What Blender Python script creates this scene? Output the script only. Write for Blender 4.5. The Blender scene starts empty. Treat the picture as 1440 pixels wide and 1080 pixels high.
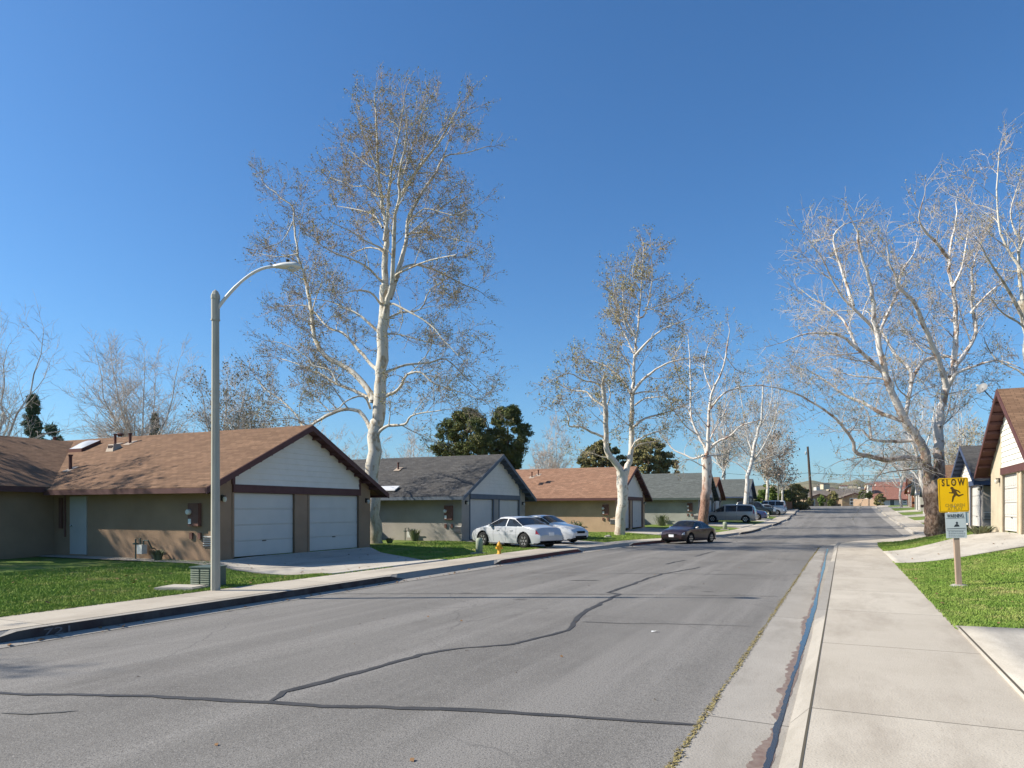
import bpy, bmesh, math, random
import numpy as np
from mathutils import Vector, Matrix, Euler
R = math.radians
SC = bpy.context.scene
COL = SC.collection
random.seed(7)
# ------------------------------------------------------------------ camera
F = 1000.0; HX = 720.0; HY = 716.0; EYE = 1.75; YAW = R(25.03)
cam_d = bpy.data.cameras.new('camera'); cam = bpy.data.objects.new('camera', cam_d); COL.objects.link(cam)
cam.location = (0, 0, EYE); cam.rotation_euler = (R(90), 0, YAW)
cam_d.sensor_width = 36; cam_d.lens = 25.0; cam_d.shift_y = (HY-540)/1440.0
cam_d.clip_start = .1; cam_d.clip_end = 20000
SC.camera = cam
# ------------------------------------------------------------------ sky, sun
SUN_TO = Vector((-1.25, -.58, 1.0)).normalized()          # towards the sun
el = math.asin(SUN_TO.z); az = math.atan2(SUN_TO.x, SUN_TO.y)
w = bpy.data.worlds.new("World"); SC.world = w; w.use_nodes = True
nt = w.node_tree; nt.nodes.clear()
sky = nt.nodes.new('ShaderNodeTexSky'); sky.sky_type = 'NISHITA'; sky.sun_disc = False
sky.sun_elevation = el; sky.sun_rotation = az; sky.altitude = 0; sky.air_density = 1.0; sky.dust_density = .9; sky.ozone_density = 3.0
hs = nt.nodes.new('ShaderNodeHueSaturation'); hs.inputs['Saturation'].default_value = 1.12
tint = nt.nodes.new('ShaderNodeMix'); tint.data_type = 'RGBA'; tint.blend_type = 'MULTIPLY'; tint.inputs[0].default_value = 1; tint.inputs[7].default_value = (.76, 1.17, 1.46, 1)
bg = nt.nodes.new('ShaderNodeBackground'); bg.inputs['Strength'].default_value = .068
out = nt.nodes.new('ShaderNodeOutputWorld')
nt.links.new(sky.outputs[0], hs.inputs['Color']); nt.links.new(hs.outputs[0], tint.inputs[6]); nt.links.new(tint.outputs[2], bg.inputs[0]); nt.links.new(bg.outputs[0], out.inputs[0])
sd = bpy.data.lights.new('sun', 'SUN'); so = bpy.data.objects.new('sun', sd); COL.objects.link(so)
sd.energy = 5.0; sd.angle = R(.53); sd.color = (1.0, .93, .81)
so.rotation_euler = SUN_TO.to_track_quat('Z', 'Y').to_euler()
so.location = (-60, -20, 60)
SC.view_settings.view_transform = 'Standard'; SC.view_settings.look = 'None'
SC.view_settings.exposure = .68; SC.view_settings.gamma = 1; SC.view_settings.use_curve_mapping = False
SC.cycles.max_bounces = 6; SC.cycles.diffuse_bounces = 3; SC.cycles.glossy_bounces = 3; SC.cycles.transparent_max_bounces = 6

# ------------------------------------------------------------------ materials
def mat(name, col, rough=.9, col2=None, scale=4., bump=0., bscale=30., metal=0., spec=.3, detail=4., contrast=1., stretch=None, coord='Object', coat=0.):
    m = bpy.data.materials.new(name); m.use_nodes = True
    nt = m.node_tree; N = nt.nodes; L = nt.links
    b = N['Principled BSDF']; b.inputs['Roughness'].default_value = rough; b.inputs['Metallic'].default_value = metal
    b.inputs['Specular IOR Level'].default_value = spec
    if coat: b.inputs['Coat Weight'].default_value = coat; b.inputs['Coat Roughness'].default_value = .05
    b.inputs['Base Color'].default_value = (*col, 1)
    tc = N.new('ShaderNodeTexCoord'); src = tc.outputs[coord]
    if stretch:
        mp = N.new('ShaderNodeMapping'); mp.inputs['Scale'].default_value = stretch; L.new(src, mp.inputs[0]); src = mp.outputs[0]
    if col2:
        n = N.new('ShaderNodeTexNoise'); n.inputs['Scale'].default_value = scale; n.inputs['Detail'].default_value = detail; n.inputs['Roughness'].default_value = .6
        L.new(src, n.inputs['Vector'])
        r = N.new('ShaderNodeValToRGB'); c = .5; h = .22/contrast
        r.color_ramp.elements[0].position = max(0, c-h); r.color_ramp.elements[0].color = (*col, 1)
        r.color_ramp.elements[1].position = min(1, c+h); r.color_ramp.elements[1].color = (*col2, 1)
        L.new(n.outputs[0], r.inputs[0]); L.new(r.outputs[0], b.inputs['Base Color'])
    if bump:
        n2 = N.new('ShaderNodeTexNoise'); n2.inputs['Scale'].default_value = bscale; n2.inputs['Detail'].default_value = 5
        L.new(src, n2.inputs['Vector'])
        bp = N.new('ShaderNodeBump'); bp.inputs['Strength'].default_value = bump; bp.inputs['Distance'].default_value = .02
        L.new(n2.outputs[0], bp.inputs['Height']); L.new(bp.outputs[0], b.inputs['Normal'])
    return m
def mixcol(nt, fac, a, b, mode='MIX'):
    x = nt.nodes.new('ShaderNodeMix'); x.data_type = 'RGBA'; x.blend_type = mode
    for i, v in ((0, fac), (6, a), (7, b)):
        if hasattr(v, 'is_linked'): nt.links.new(v, x.inputs[i])
        elif i == 0: x.inputs[0].default_value = v
        else: x.inputs[i].default_value = (*v, 1)
    return x.outputs[2]
def noise(nt, scale, detail=4, vec=None, rough=.55, lo=.4, hi=.6):
    n = nt.nodes.new('ShaderNodeTexNoise'); n.inputs['Scale'].default_value = scale; n.inputs['Detail'].default_value = detail; n.inputs['Roughness'].default_value = rough
    if vec is not None: nt.links.new(vec, n.inputs['Vector'])
    mr = nt.nodes.new('ShaderNodeMapRange'); mr.inputs[1].default_value = lo; mr.inputs[2].default_value = hi; mr.clamp = True
    nt.links.new(n.outputs[0], mr.inputs[0]); return mr.outputs[0]
def roofmat(name, base, dark):
    m = mat(name, base, .95, spec=.15); nt = m.node_tree; N = nt.nodes; L = nt.links; b = N['Principled BSDF']
    uv = N.new('ShaderNodeTexCoord').outputs['UV']; ob = N.new('ShaderNodeTexCoord').outputs['Object']
    br = N.new('ShaderNodeTexBrick'); L.new(uv, br.inputs['Vector']); br.inputs['Scale'].default_value = 1
    br.inputs['Brick Width'].default_value = .3; br.inputs['Row Height'].default_value = .14; br.inputs['Mortar Size'].default_value = .008
    br.offset = .37; br.inputs['Mortar Smooth'].default_value = .2
    br.inputs['Color1'].default_value = (*[c*1.2 for c in base], 1); br.inputs['Color2'].default_value = (*[c*.72 for c in base], 1)
    br.inputs['Mortar'].default_value = (*[c*.4 for c in base], 1)
    c = mixcol(nt, noise(nt, 1.1, 5, ob, .65, .35, .7), br.outputs[0], dark)
    mx = [n for n in N if n.bl_idname == 'ShaderNodeMix'][-1]
    c2 = mixcol(nt, noise(nt, 45, 3, ob, .7, .45, .7), c, dark)
    c3 = mixcol(nt, .55, br.outputs[0], c2)
    L.new(c3, b.inputs['Base Color'])
    bp = N.new('ShaderNodeBump'); bp.inputs['Strength'].default_value = .5; bp.inputs['Distance'].default_value = .02
    L.new(br.outputs['Fac'], bp.inputs['Height']); bp.invert = True; L.new(bp.outputs[0], b.inputs['Normal'])
    return m
M = {}
M['bark'] = None
def barkmat(name, pale, tan, dark, zred=2.6, soft=1.6):
    m = mat(name, pale, .9, spec=.15, bump=.5, bscale=7); nt = m.node_tree; N = nt.nodes; L = nt.links; b = N['Principled BSDF']
    ob = N.new('ShaderNodeTexCoord').outputs['Object']
    mp = N.new('ShaderNodeMapping'); mp.inputs['Scale'].default_value = (1, 1, .55); L.new(ob, mp.inputs[0]); v = mp.outputs[0]
    c = mixcol(nt, noise(nt, 3.2, 5, v, .6, .54, .61), pale, tan)
    c = mixcol(nt, noise(nt, 8.5, 4, v, .7, .63, .68), c, dark)
    # scaly brown old bark low on the trunk
    sx = N.new('ShaderNodeSeparateXYZ'); L.new(ob, sx.inputs[0])
    n = N.new('ShaderNodeTexNoise'); n.inputs['Scale'].default_value = 1.3; n.inputs['Detail'].default_value = 4; L.new(v, n.inputs['Vector'])
    ma = N.new('ShaderNodeMath'); ma.operation = 'MULTIPLY_ADD'; L.new(n.outputs[0], ma.inputs[0]); ma.inputs[1].default_value = 5; L.new(sx.outputs[2], ma.inputs[2])
    mr = N.new('ShaderNodeMapRange'); mr.inputs[1].default_value = zred+2.5+soft; mr.inputs[2].default_value = zred+2.5-soft; L.new(ma.outputs[0], mr.inputs[0])
    c2 = mixcol(nt, noise(nt, 9, 5, v, .7, .4, .6), tan, dark)
    L.new(mixcol(nt, mr.outputs[0], c, c2), b.inputs['Base Color'])
    return m
M['bark'] = barkmat('sycamore_bark', (.58, .54, .46), (.38, .31, .22), (.19, .14, .10), 1.8)
M['bark_pale'] = barkmat('pale_sycamore_bark', (.66, .60, .52), (.42, .33, .25), (.19, .13, .09), .6)
M['bark_red'] = barkmat('reddish_sycamore_bark', (.68, .62, .55), (.36, .22, .16), (.17, .095, .07), 4.2)
M['bark_right'] = barkmat('twin_stem_bark', (.70, .65, .60), (.38, .26, .19), (.13, .075, .052), 4.6)
M['bark_far'] = barkmat('grey_bark', (.6, .57, .52), (.36, .3, .24), (.2, .15, .11), .6)
M['bark_dark'] = mat('dark_bark', (.12, .085, .06), .95, (.2, .15, .11), 6)
M['twig'] = mat('twig', (.47, .40, .33), .9, (.27, .2, .16), .8, spec=.1)
M['twig_grey'] = mat('grey_twig', (.60, .54, .48), .9, (.40, .33, .28), .8, spec=.1)
M['seed'] = mat('dry_leaf', (.36, .28, .14), .9, (.32, .31, .13), .5, spec=.05, contrast=2)
M['seed_pale'] = mat('pale_dry_leaf', (.33, .26, .17), .9, (.26, .25, .14), .5, spec=.05)
def leafm(n, a, b_): return mat(n, a, .8, b_, .9, spec=.15, contrast=1.3)
M['pine'] = leafm('pine_needles', (.07, .10, .03), (.16, .155, .05))
M['pine_blue'] = leafm('blue_green_needles', (.05, .10, .06), (.11, .16, .08))
M['bush'] = leafm('bush_leaves', (.16, .165, .06), (.26, .21, .09))
M['bush_bright'] = leafm('bright_bush_leaves', (.09, .14, .03), (.16, .2, .05))
M['euc'] = leafm('gum_leaves', (.19, .17, .12), (.36, .27, .21))
M['agave'] = leafm('agave_leaves', (.1, .13, .07), (.2, .2, .11))

def asphaltmat():
    m = mat('asphalt', (.2, .2, .2), .85, spec=.25); nt = m.node_tree; N = nt.nodes; L = nt.links; b = N['Principled BSDF']
    ob = N.new('ShaderNodeTexCoord').outputs['Object']
    mp = N.new('ShaderNodeMapping'); mp.inputs['Scale'].default_value = (1.3, .22, 1); L.new(ob, mp.inputs[0])
    c = mixcol(nt, noise(nt, .55, 5, mp.outputs[0], .65, .3, .7), (.150, .139, .125), (.205, .191, .172))
    c = mixcol(nt, noise(nt, .35, 6, ob, .7, .5, .7), c, (.125, .114, .102))
    mp2 = N.new('ShaderNodeMapping'); mp2.inputs['Scale'].default_value = (1.1, .05, 1); L.new(ob, mp2.inputs[0])
    c = mixcol(nt, noise(nt, .9, 4, mp2.outputs[0], .6, .48, .62), c, (.23, .214, .194))
    c = mixcol(nt, noise(nt, 55, 3, ob, .8, .5, .62), c, (.11, .102, .094))
    c = mixcol(nt, noise(nt, 70, 2, ob, .8, .57, .72), c, (.33, .31, .285))
    # thin wandering hairline cracks
    vo = N.new('ShaderNodeTexVoronoi'); vo.feature = 'DISTANCE_TO_EDGE'; vo.inputs['Scale'].default_value = .33
    nz = N.new('ShaderNodeTexNoise'); nz.inputs['Scale'].default_value = 1.6; nz.inputs['Detail'].default_value = 6; L.new(ob, nz.inputs['Vector'])
    L.new(mixcol(nt, .42, ob, nz.outputs['Color'], 'ADD'), vo.inputs['Vector'])
    mr = N.new('ShaderNodeMapRange'); mr.inputs[1].default_value = .0015; mr.inputs[2].default_value = .006; mr.inputs[3].default_value = .5; mr.inputs[4].default_value = 0; L.new(vo.outputs[0], mr.inputs[0])
    mu = N.new('ShaderNodeMath'); mu.operation = 'MULTIPLY'; L.new(mr.outputs[0], mu.inputs[0]); L.new(noise(nt, .25, 2, ob, .5, .45, .6), mu.inputs[1])
    c = mixcol(nt, mu.outputs[0], c, (.09, .085, .08))
    # small oil spots
    v2 = N.new('ShaderNodeTexVoronoi'); v2.inputs['Scale'].default_value = .6; v2.inputs['Randomness'].default_value = 1; L.new(ob, v2.inputs['Vector'])
    mr2 = N.new('ShaderNodeMapRange'); mr2.inputs[1].default_value = .03; mr2.inputs[2].default_value = .11; mr2.inputs[3].default_value = .65; mr2.inputs[4].default_value = 0; L.new(v2.outputs[0], mr2.inputs[0])
    c = mixcol(nt, mr2.outputs[0], c, (.07, .065, .06))
    L.new(c, b.inputs['Base Color'])
    n2 = N.new('ShaderNodeTexNoise'); n2.inputs['Scale'].default_value = 80; n2.inputs['Detail'].default_value = 3; L.new(ob, n2.inputs['Vector'])
    bp = N.new('ShaderNodeBump'); bp.inputs['Strength'].default_value = .55; bp.inputs['Distance'].default_value = .01; L.new(n2.outputs[0], bp.inputs['Height']); L.new(bp.outputs[0], b.inputs['Normal'])
    return m
M['asphalt'] = asphaltmat()
def concretemat(name, a, b_, stain, jx=0., jy=0.):
    m = mat(name, a, .9, spec=.2, bump=.25, bscale=60); nt = m.node_tree; N = nt.nodes; L = nt.links; b = N['Principled BSDF']
    ob = N.new('ShaderNodeTexCoord').outputs['Object']
    c = mixcol(nt, noise(nt, 1.1, 6, ob, .65, .3, .7), a, b_)
    mp = N.new('ShaderNodeMapping'); mp.inputs['Scale'].default_value = (1, .3, 1); L.new(ob, mp.inputs[0])
    c = mixcol(nt, noise(nt, .8, 6, mp.outputs[0], .7, .47, .68), c, stain)
    c = mixcol(nt, noise(nt, 60, 2, ob, .8, .56, .72), c, tuple(x*.6 for x in a))
    sx = N.new('ShaderNodeSeparateXYZ'); L.new(ob, sx.inputs[0])
    # score lines across the walk every jy metres, each slab a slightly different tone
    if jy:
        d = N.new('ShaderNodeMath'); d.operation = 'DIVIDE'; L.new(sx.outputs[1], d.inputs[0]); d.inputs[1].default_value = jy
        fr = N.new('ShaderNodeMath'); fr.operation = 'FRACT'; L.new(d.outputs[0], fr.inputs[0])
        fl = N.new('ShaderNodeMath'); fl.operation = 'FLOOR'; L.new(d.outputs[0], fl.inputs[0])
        wn = N.new('ShaderNodeTexWhiteNoise'); wn.noise_dimensions = '1D'; L.new(fl.outputs[0], wn.inputs['W'])
        mrs = N.new('ShaderNodeMapRange'); mrs.inputs[3].default_value = 0; mrs.inputs[4].default_value = .3; L.new(wn.outputs[0], mrs.inputs[0])
        c = mixcol(nt, mrs.outputs[0], c, stain)
        lt = N.new('ShaderNodeMath'); lt.operation = 'LESS_THAN'; L.new(fr.outputs[0], lt.inputs[0]); lt.inputs[1].default_value = .022/jy
        c = mixcol(nt, lt.outputs[0], c, tuple(x*.45 for x in a))
    L.new(c, b.inputs['Base Color'])
    return m
M['walk'] = concretemat('sidewalk_concrete', (.455, .40, .322), (.535, .475, .39), (.35, .30, .24), jy=3.1)
M['pan'] = concretemat('gutter_concrete', (.33, .30, .26), (.39, .355, .31), (.25, .225, .19), jy=6.2)
M['drive'] = concretemat('driveway_concrete', (.43, .39, .33), (.50, .455, .39), (.31, .275, .23))
M['curbface'] = mat('shaded_curb', (.085, .075, .07), .95, (.05, .035, .033), 3, contrast=1.5)  # left curb face turned from the sun; its shade is put into the colour
M['redcurb'] = mat('worn_red_curb', (.17, .05, .045), .95, (.08, .05, .045), 3, contrast=1.2)
M['dishgrey'] = mat('dish_grey', (.2, .2, .2), .5)
M['joint'] = mat('joint_dirt', (.1, .085, .06), 1)
M['seal'] = mat('crack_sealant', (.04, .038, .036), .6, (.075, .07, .066), 3)
M['seal_old'] = mat('worn_crack_sealant', (.09, .085, .08), .8, (.16, .155, .145), 2)
M['moss'] = mat('moss', (.30, .25, .10), 1, (.18, .14, .07), 12)
M['water'] = mat('wet_gutter', (.045, .042, .038), .12, spec=.6)
M['mud'] = mat('wet_mud', (.17, .11, .085), .5, (.26, .2, .16), 14)
def grassmat(name, k=1.):
    m = mat(name, (.05, .1, .02), .9, spec=.1, bump=.7, bscale=35); nt = m.node_tree; N = nt.nodes; L = nt.links; b = N['Principled BSDF']
    ob = N.new('ShaderNodeTexCoord').outputs['Object']
    c = mixcol(nt, noise(nt, .7, 5, ob, .6, .35, .65), (.085*k, .14*k, .025*k), (.14*k, .185*k, .04*k))
    c = mixcol(nt, noise(nt, 2.2, 5, ob, .7, .5, .7), c, (.15*k, .18*k, .05*k))
    c = mixcol(nt, noise(nt, .9, 6, ob, .8, .52, .68), c, (.24*k, .21*k, .09*k))
    L.new(c, b.inputs['Base Color']); return m
M['grass'] = grassmat('lawn_soil_grass', 1.15)
M['blade'] = grassmat('grass_blades', 1.75)
M['ground'] = mat('dry_ground', (.12, .12, .06), 1, (.2, .17, .1), .1)
M['hill'] = mat('hill_grass', (.20, .165, .10), 1, (.12, .12, .065), .02, contrast=1.6)
M['hill_far'] = mat('mountain_scrub', (.14, .13, .12), 1, (.09, .09, .09), .004)
# buildings
def stucco(n, a): return mat(n, a, .95, tuple(x*.76 for x in a), .9, bump=.35, bscale=80, spec=.1)
M['st_tan'] = stucco('tan_stucco', (.35, .235, .155)); M['st_grey'] = stucco('grey_stucco', (.38, .345, .30))
M['st_sand'] = stucco('sand_stucco', (.50, .35, .23)); M['st_green'] = stucco('grey_green_stucco', (.36, .36, .32))
M['st_cream'] = stucco('cream_stucco', (.58, .49, .36)); M['st_white'] = stucco('white_stucco', (.62, .59, .54)); M['st_brown'] = stucco('brown_stucco', (.33, .24, .16))
M['st_orange'] = stucco('orange_stucco', (.42, .17, .08)); M['st_pale'] = stucco('pale_stucco', (.5, .47, .4))
M['rf_brown'] = roofmat('brown_shingle', (.225, .135, .083), (.14, .08, .05)); M['rf_grey'] = roofmat('grey_shingle', (.105, .10, .096), (.045, .043, .043))
M['rf_orange'] = roofmat('orange_brown_shingle', (.31, .18, .118), (.21, .11, .07)); M['rf_slate'] = roofmat('slate_shingle', (.13, .14, .13), (.09, .095, .09))
M['rf_tan'] = roofmat('tan_grey_shingle', (.2, .17, .145), (.14, .12, .1)); M['rf_pink'] = roofmat('pink_tile', (.36, .17, .125), (.24, .11, .08))
M['tr_maroon'] = mat('maroon_trim', (.085, .035, .033), .7, (.11, .05, .045), 3); M['tr_blue'] = mat('blue_grey_trim', (.09, .11, .14), .7, (.12, .14, .17), 3)
M['tr_green'] = mat('dark_green_trim', (.05, .07, .065), .7, (.07, .09, .08), 3); M['tr_navy'] = mat('navy_trim', (.04, .06, .11), .7, (.06, .08, .14), 3)
M['tr_red'] = mat('red_brown_trim', (.2, .06, .045), .7, (.15, .05, .04), 3)
M['sid_white'] = mat('white_siding', (.72, .67, .60), .7, (.66, .61, .54), 2, spec=.25); M['sid_cream'] = mat('cream_siding', (.76, .74, .66), .7, (.7, .68, .6), 2)
M['side_door'] = mat('grey_white_door', (.44, .42, .39), .6, (.39, .37, .35), 2); M['door_white'] = mat('white_garage_door', (.58, .55, .50), .55, (.52, .50, .46), 1.3, spec=.3)
M['groove'] = mat('door_groove', (.3, .3, .3), .8)
M['black'] = mat('black_metal', (.03, .028, .025), .5); M['metal'] = mat('galvanised_metal', (.45, .45, .44), .4, metal=.7)
M['brownbox'] = mat('brown_box', (.13, .06, .045), .7, (.17, .08, .06), 5); M['glasslamp'] = mat('lamp_glass', (.55, .52, .45), .2)
M['vent_dark'] = mat('vent_dark', (.05, .03, .03), .8); M['skylight'] = mat('skylight_dome', (.6, .6, .6), .25, spec=.6)
M['pipe_brown'] = mat('brown_pipe', (.12, .05, .04), .8); M['galv'] = mat('dull_flashing', (.38, .3, .23), .6)
M['winglass'] = mat('window_glass', (.03, .035, .04), .06, spec=.7); M['white'] = mat('white_paint', (.78, .78, .76), .6, (.7, .7, .68), 4)
M['wood'] = mat('redwood_board', (.26, .13, .07), .9, (.18, .09, .05), 3, stretch=(6, 6, .6)); M['wood_pale'] = mat('pale_fence_board', (.38, .27, .18), .9, (.3, .2, .13), 3, stretch=(6, 6, .6))
M['pole_conc'] = mat('pole_concrete', (.42, .40, .33), .85, (.33, .315, .265), 6, bump=.2, bscale=90, stretch=(1, 1, .3))
M['lampgrey'] = mat('luminaire_grey', (.62, .61, .56), .45, spec=.5); M['lens'] = mat('lamp_lens', (.5, .5, .47), .15)
M['utility'] = mat('utility_green', (.07, .10, .085), .6, (.1, .13, .11), 4); M['pedestal'] = mat('pale_green_plastic', (.33, .36, .27), .6, (.27, .3, .22), 4)
M['hydrant'] = mat('yellow_paint', (.72, .38, .03), .55, (.6, .28, .03), 6); M['hyd_pale'] = mat('pale_yellow_paint', (.6, .58, .4), .55)
M['sign_yellow'] = mat('yellow_sign_sheeting', (.92, .52, .0), .45, (.85, .46, .0), 3); M['sign_black'] = mat('sign_ink', (.10, .055, .01), .6)
M['sign_white'] = mat('sign_white_sheeting', (.55, .58, .57), .45, (.5, .53, .52), 5); M['sign_ink2'] = mat('black_ink', (.03, .035, .04), .6); M['faded_print'] = mat('faded_print', (.25, .27, .28), .6); M['fade'] = mat('faded_ink', (.5, .3, .02), .6)
M['post_wood'] = mat('sign_post_wood', (.42, .3, .22), .9, (.33, .23, .17), 4, stretch=(8, 8, .7))
M['creosote'] = mat('creosote_pole', (.06, .04, .03), .95, (.1, .07, .05), 5, stretch=(6, 6, .5)); M['wire'] = mat('wire', (.02, .02, .02), .7)
M['rubber'] = mat('tyre_rubber', (.02, .02, .02), .9); M['carglass'] = mat('car_glass', (.012, .014, .018), .06, spec=.5)
M['rim'] = mat('alloy_rim', (.55, .55, .55), .3, metal=.8); M['chrome'] = mat('chrome', (.7, .7, .7), .12, metal=1); M['tail'] = mat('tail_lens', (.25, .01, .01), .15, spec=.8, coat=.8)
M['head'] = mat('headlight_lens', (.6, .62, .64), .08, spec=.9, coat=1); M['archblk'] = mat('dark_lining', (.01, .01, .01), .95); M['plate'] = mat('licence_plate', (.75, .75, .75), .5)
def paint(n, c, metal=0.): return mat(n, c, .32, spec=.5, metal=metal, coat=.9)
M['p_white'] = paint('white_car_paint', (.55, .565, .58)); M['p_silver'] = paint('silver_white_paint', (.43, .44, .46)); M['p_maroon'] = paint('dark_maroon_paint', (.022, .008, .009), .1); M['p_beige'] = paint('beige_silver_paint', (.42, .39, .35), .3)
M['p_blue'] = paint('blue_car_paint', (.03, .05, .14), .3); M['p_dark'] = paint('dark_green_paint', (.02, .03, .035), .3); M['p_grey'] = paint('grey_car_paint', (.33, .35, .37), .5)
M['rock'] = mat('rock', (.35, .33, .3), .9, (.25, .23, .2), 5); M['litter'] = mat('litter', (.8, .8, .78), .8); M['dryleaf'] = mat('fallen_leaf', (.2, .11, .05), .9)

# ------------------------------------------------------------------ mesh building
def link(o, parent=None):
    COL.objects.link(o)
    if parent: o.parent = parent
    return o
def tag(o, label=None, cat=None, group=None, kind=None):
    if label: o['label'] = label
    if cat: o['category'] = cat
    if group: o['group'] = group
    if kind: o['kind'] = kind
    return o
def empty(name, loc=(0, 0, 0), rz=0., label=None, cat=None, group=None):
    o = bpy.data.objects.new(name, None); o.location = loc; o.rotation_euler = (0, 0, rz); o.empty_display_size = .3
    COL.objects.link(o); return tag(o, label, cat, group)
class MB:
    def __init__(s): s.v = []; s.f = []
    def add(s, vs, fs):
        n = len(s.v); s.v += [tuple(p) for p in vs]; s.f += [tuple(i+n for i in f) for f in fs]; return s
    def hexa(s, p):   # 8 pts: bottom 4 ccw, top 4
        return s.add(p, [(3, 2, 1, 0), (4, 5, 6, 7), (0, 1, 5, 4), (1, 2, 6, 5), (2, 3, 7, 6), (3, 0, 4, 7)])
    def box(s, x0, x1, y0, y1, z0, z1):
        return s.hexa([(x0, y0, z0), (x1, y0, z0), (x1, y1, z0), (x0, y1, z0), (x0, y0, z1), (x1, y0, z1), (x1, y1, z1), (x0, y1, z1)])
    def prism(s, poly, d, flip=False):   # poly list of 3d pts, d extrude vector
        n = len(poly); d = Vector(d); a = [Vector(p) for p in poly]
        fs = [tuple(range(n))[::-1], tuple(range(n, 2*n))] + [(i, (i+1) % n, n+(i+1) % n, n+i) for i in range(n)]
        return s.add([*a, *[p+d for p in a]], fs)
    def tube(s, pts, rad, n=8, cap=True):
        pts = [Vector(p) for p in pts]; k = len(pts)
        if not hasattr(rad, '__len__'): rad = [rad]*k
        vs = []; fs = []; up = None
        for i, p in enumerate(pts):
            t = (pts[min(i+1, k-1)]-pts[max(i-1, 0)]).normalized()
            if up is None: up = Vector((1, 0, 0)) if abs(t.x) < .8 else Vector((0, 1, 0))
            a = t.cross(up).normalized(); up = a.cross(t).normalized(); b = up
            for j in range(n):
                q = 2*math.pi*j/n; vs.append(p+(a*math.cos(q)+b*math.sin(q))*rad[i])
        for i in range(k-1):
            for j in range(n): fs.append((i*n+j, i*n+(j+1) % n, (i+1)*n+(j+1) % n, (i+1)*n+j))
        if cap: fs.append(tuple(range(n))[::-1]); fs.append(tuple((k-1)*n+j for j in range(n)))
        return s.add(vs, fs)
    def lathe(s, prof, c=(0, 0, 0), n=16, axis='z'):
        vs = []; fs = []; k = len(prof)
        for r, z in prof:
            for j in range(n):
                q = 2*math.pi*j/n; a, b = r*math.cos(q), r*math.sin(q)
                vs.append((c[0]+a, c[1]+b, c[2]+z) if axis == 'z' else ((c[0]+a, c[1]+z, c[2]+b) if axis == 'y' else (c[0]+z, c[1]+a, c[2]+b)))
        for i in range(k-1):
            for j in range(n): fs.append((i*n+j, i*n+(j+1) % n, (i+1)*n+(j+1) % n, (i+1)*n+j))
        fs.append(tuple(range(n))[::-1]); fs.append(tuple((k-1)*n+j for j in range(n)))
        return s.add(vs, fs)
    def build(s, name, material, parent=None, smooth=False, uv=False, fixn=True):
        me = bpy.data.meshes.new(name); me.from_pydata(s.v, [], s.f); me.materials.append(material)
        if fixn:
            bm = bmesh.new(); bm.from_mesh(me); bmesh.ops.recalc_face_normals(bm, faces=bm.faces); bm.to_mesh(me); bm.free()
        if uv:
            l = me.uv_layers.new(name='UVMap')
            for p in me.polygons:
                n = p.normal
                t = Vector((0, 0, 1)).cross(n)
                t = t.normalized() if t.length > .05 else Vector((1, 0, 0))
                b = n.cross(t)
                for li in p.loop_indices:
                    co = me.vertices[me.loops[li].vertex_index].co; l.data[li].uv = (co.dot(t), co.dot(b))
        if smooth: me.polygons.foreach_set('use_smooth', [True]*len(me.polygons))
        return link(bpy.data.objects.new(name, me), parent)
def np_mesh(name, V, Fc, material, parent=None, smooth=False):
    """V (n,3) float array; Fc (m,k) int array of equal-size polygons"""
    me = bpy.data.meshes.new(name); V = np.asarray(V, dtype=np.float32); Fc = np.asarray(Fc, dtype=np.int32)
    m, k = Fc.shape
    me.vertices.add(len(V)); me.vertices.foreach_set('co', V.ravel())
    me.loops.add(m*k); me.loops.foreach_set('vertex_index', Fc.ravel())
    me.polygons.add(m); me.polygons.foreach_set('loop_start', np.arange(0, m*k, k, dtype=np.int32))
    me.polygons.foreach_set('loop_total', np.full(m, k, dtype=np.int32))
    if smooth: me.polygons.foreach_set('use_smooth', np.ones(m, dtype=bool))
    me.update(calc_edges=True); me.materials.append(material)
    return link(bpy.data.objects.new(name, me), parent)
def copy_tree(o, parent=None):
    c = o.copy(); COL.objects.link(c); c.parent = parent
    for ch in list(o.children): copy_tree(ch, c)
    return c

# ------------------------------------------------------------------ terrain
def interp(x, tab):
    return float(np.interp(x, [a for a, _ in tab], [b for _, b in tab]))
def sm(t): t = max(0., min(1., t)); return t*t*(3-2*t)
LE_T = [(-60, -10.1), (15, -9.85), (28, -9.75), (33, -9.5), (38, -9.0), (43, -7.9), (48, -6.9), (54, -6.1), (62, -5.8), (81, -5.5), (113, -6.2), (138, -7.2), (146, -9), (152, -16), (156, -40)]
RE_T = [(-60, -.42), (36, -.42), (39.5, -.3), (42, .3), (44.5, 1.6), (48, 3.3), (53, 4.2), (77, 4.5), (135, 4.8), (144, 6), (152, 14), (156, 40)]
G_T = [(-80, 0), (26, 0), (34, -.06), (42, -.1), (50, -.03), (60, .12), (70, .28), (80, .48), (90, .7), (100, .95), (110, 1.24), (120, 1.58), (130, 1.95), (140, 2.25), (150, 2.33), (400, 2.4), (6000, 2.4)]
K_T = [(-60, 0), (12, 0), (18, .22), (27, .72), (31, .77), (46, .65), (62, .55), (79, .4), (96, .25), (113, .15), (140, 0)]
def LE(y): return interp(y, LE_T)
def RE(y): return interp(y, RE_T)
def road_z(y): return interp(y, G_T)
def G(x, y):            # ground level of walks and lawns
    z = road_z(y)+.15
    r = RE(y)+1.82
    if x > r: z += interp(y, K_T)*sm((x-r)/4.0*.9)
    l = LE(y)-1.5
    if x < l and y < 18.5: z -= .10*sm((l-x)/5)*sm((18.5-y)/4)
    if x < l and y < 28: z -= .15*sm((l-x)/1.8)*sm((x+18.1)/1.6)*sm((28-y)/4)*sm((y-12)/3)
    return z
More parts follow.
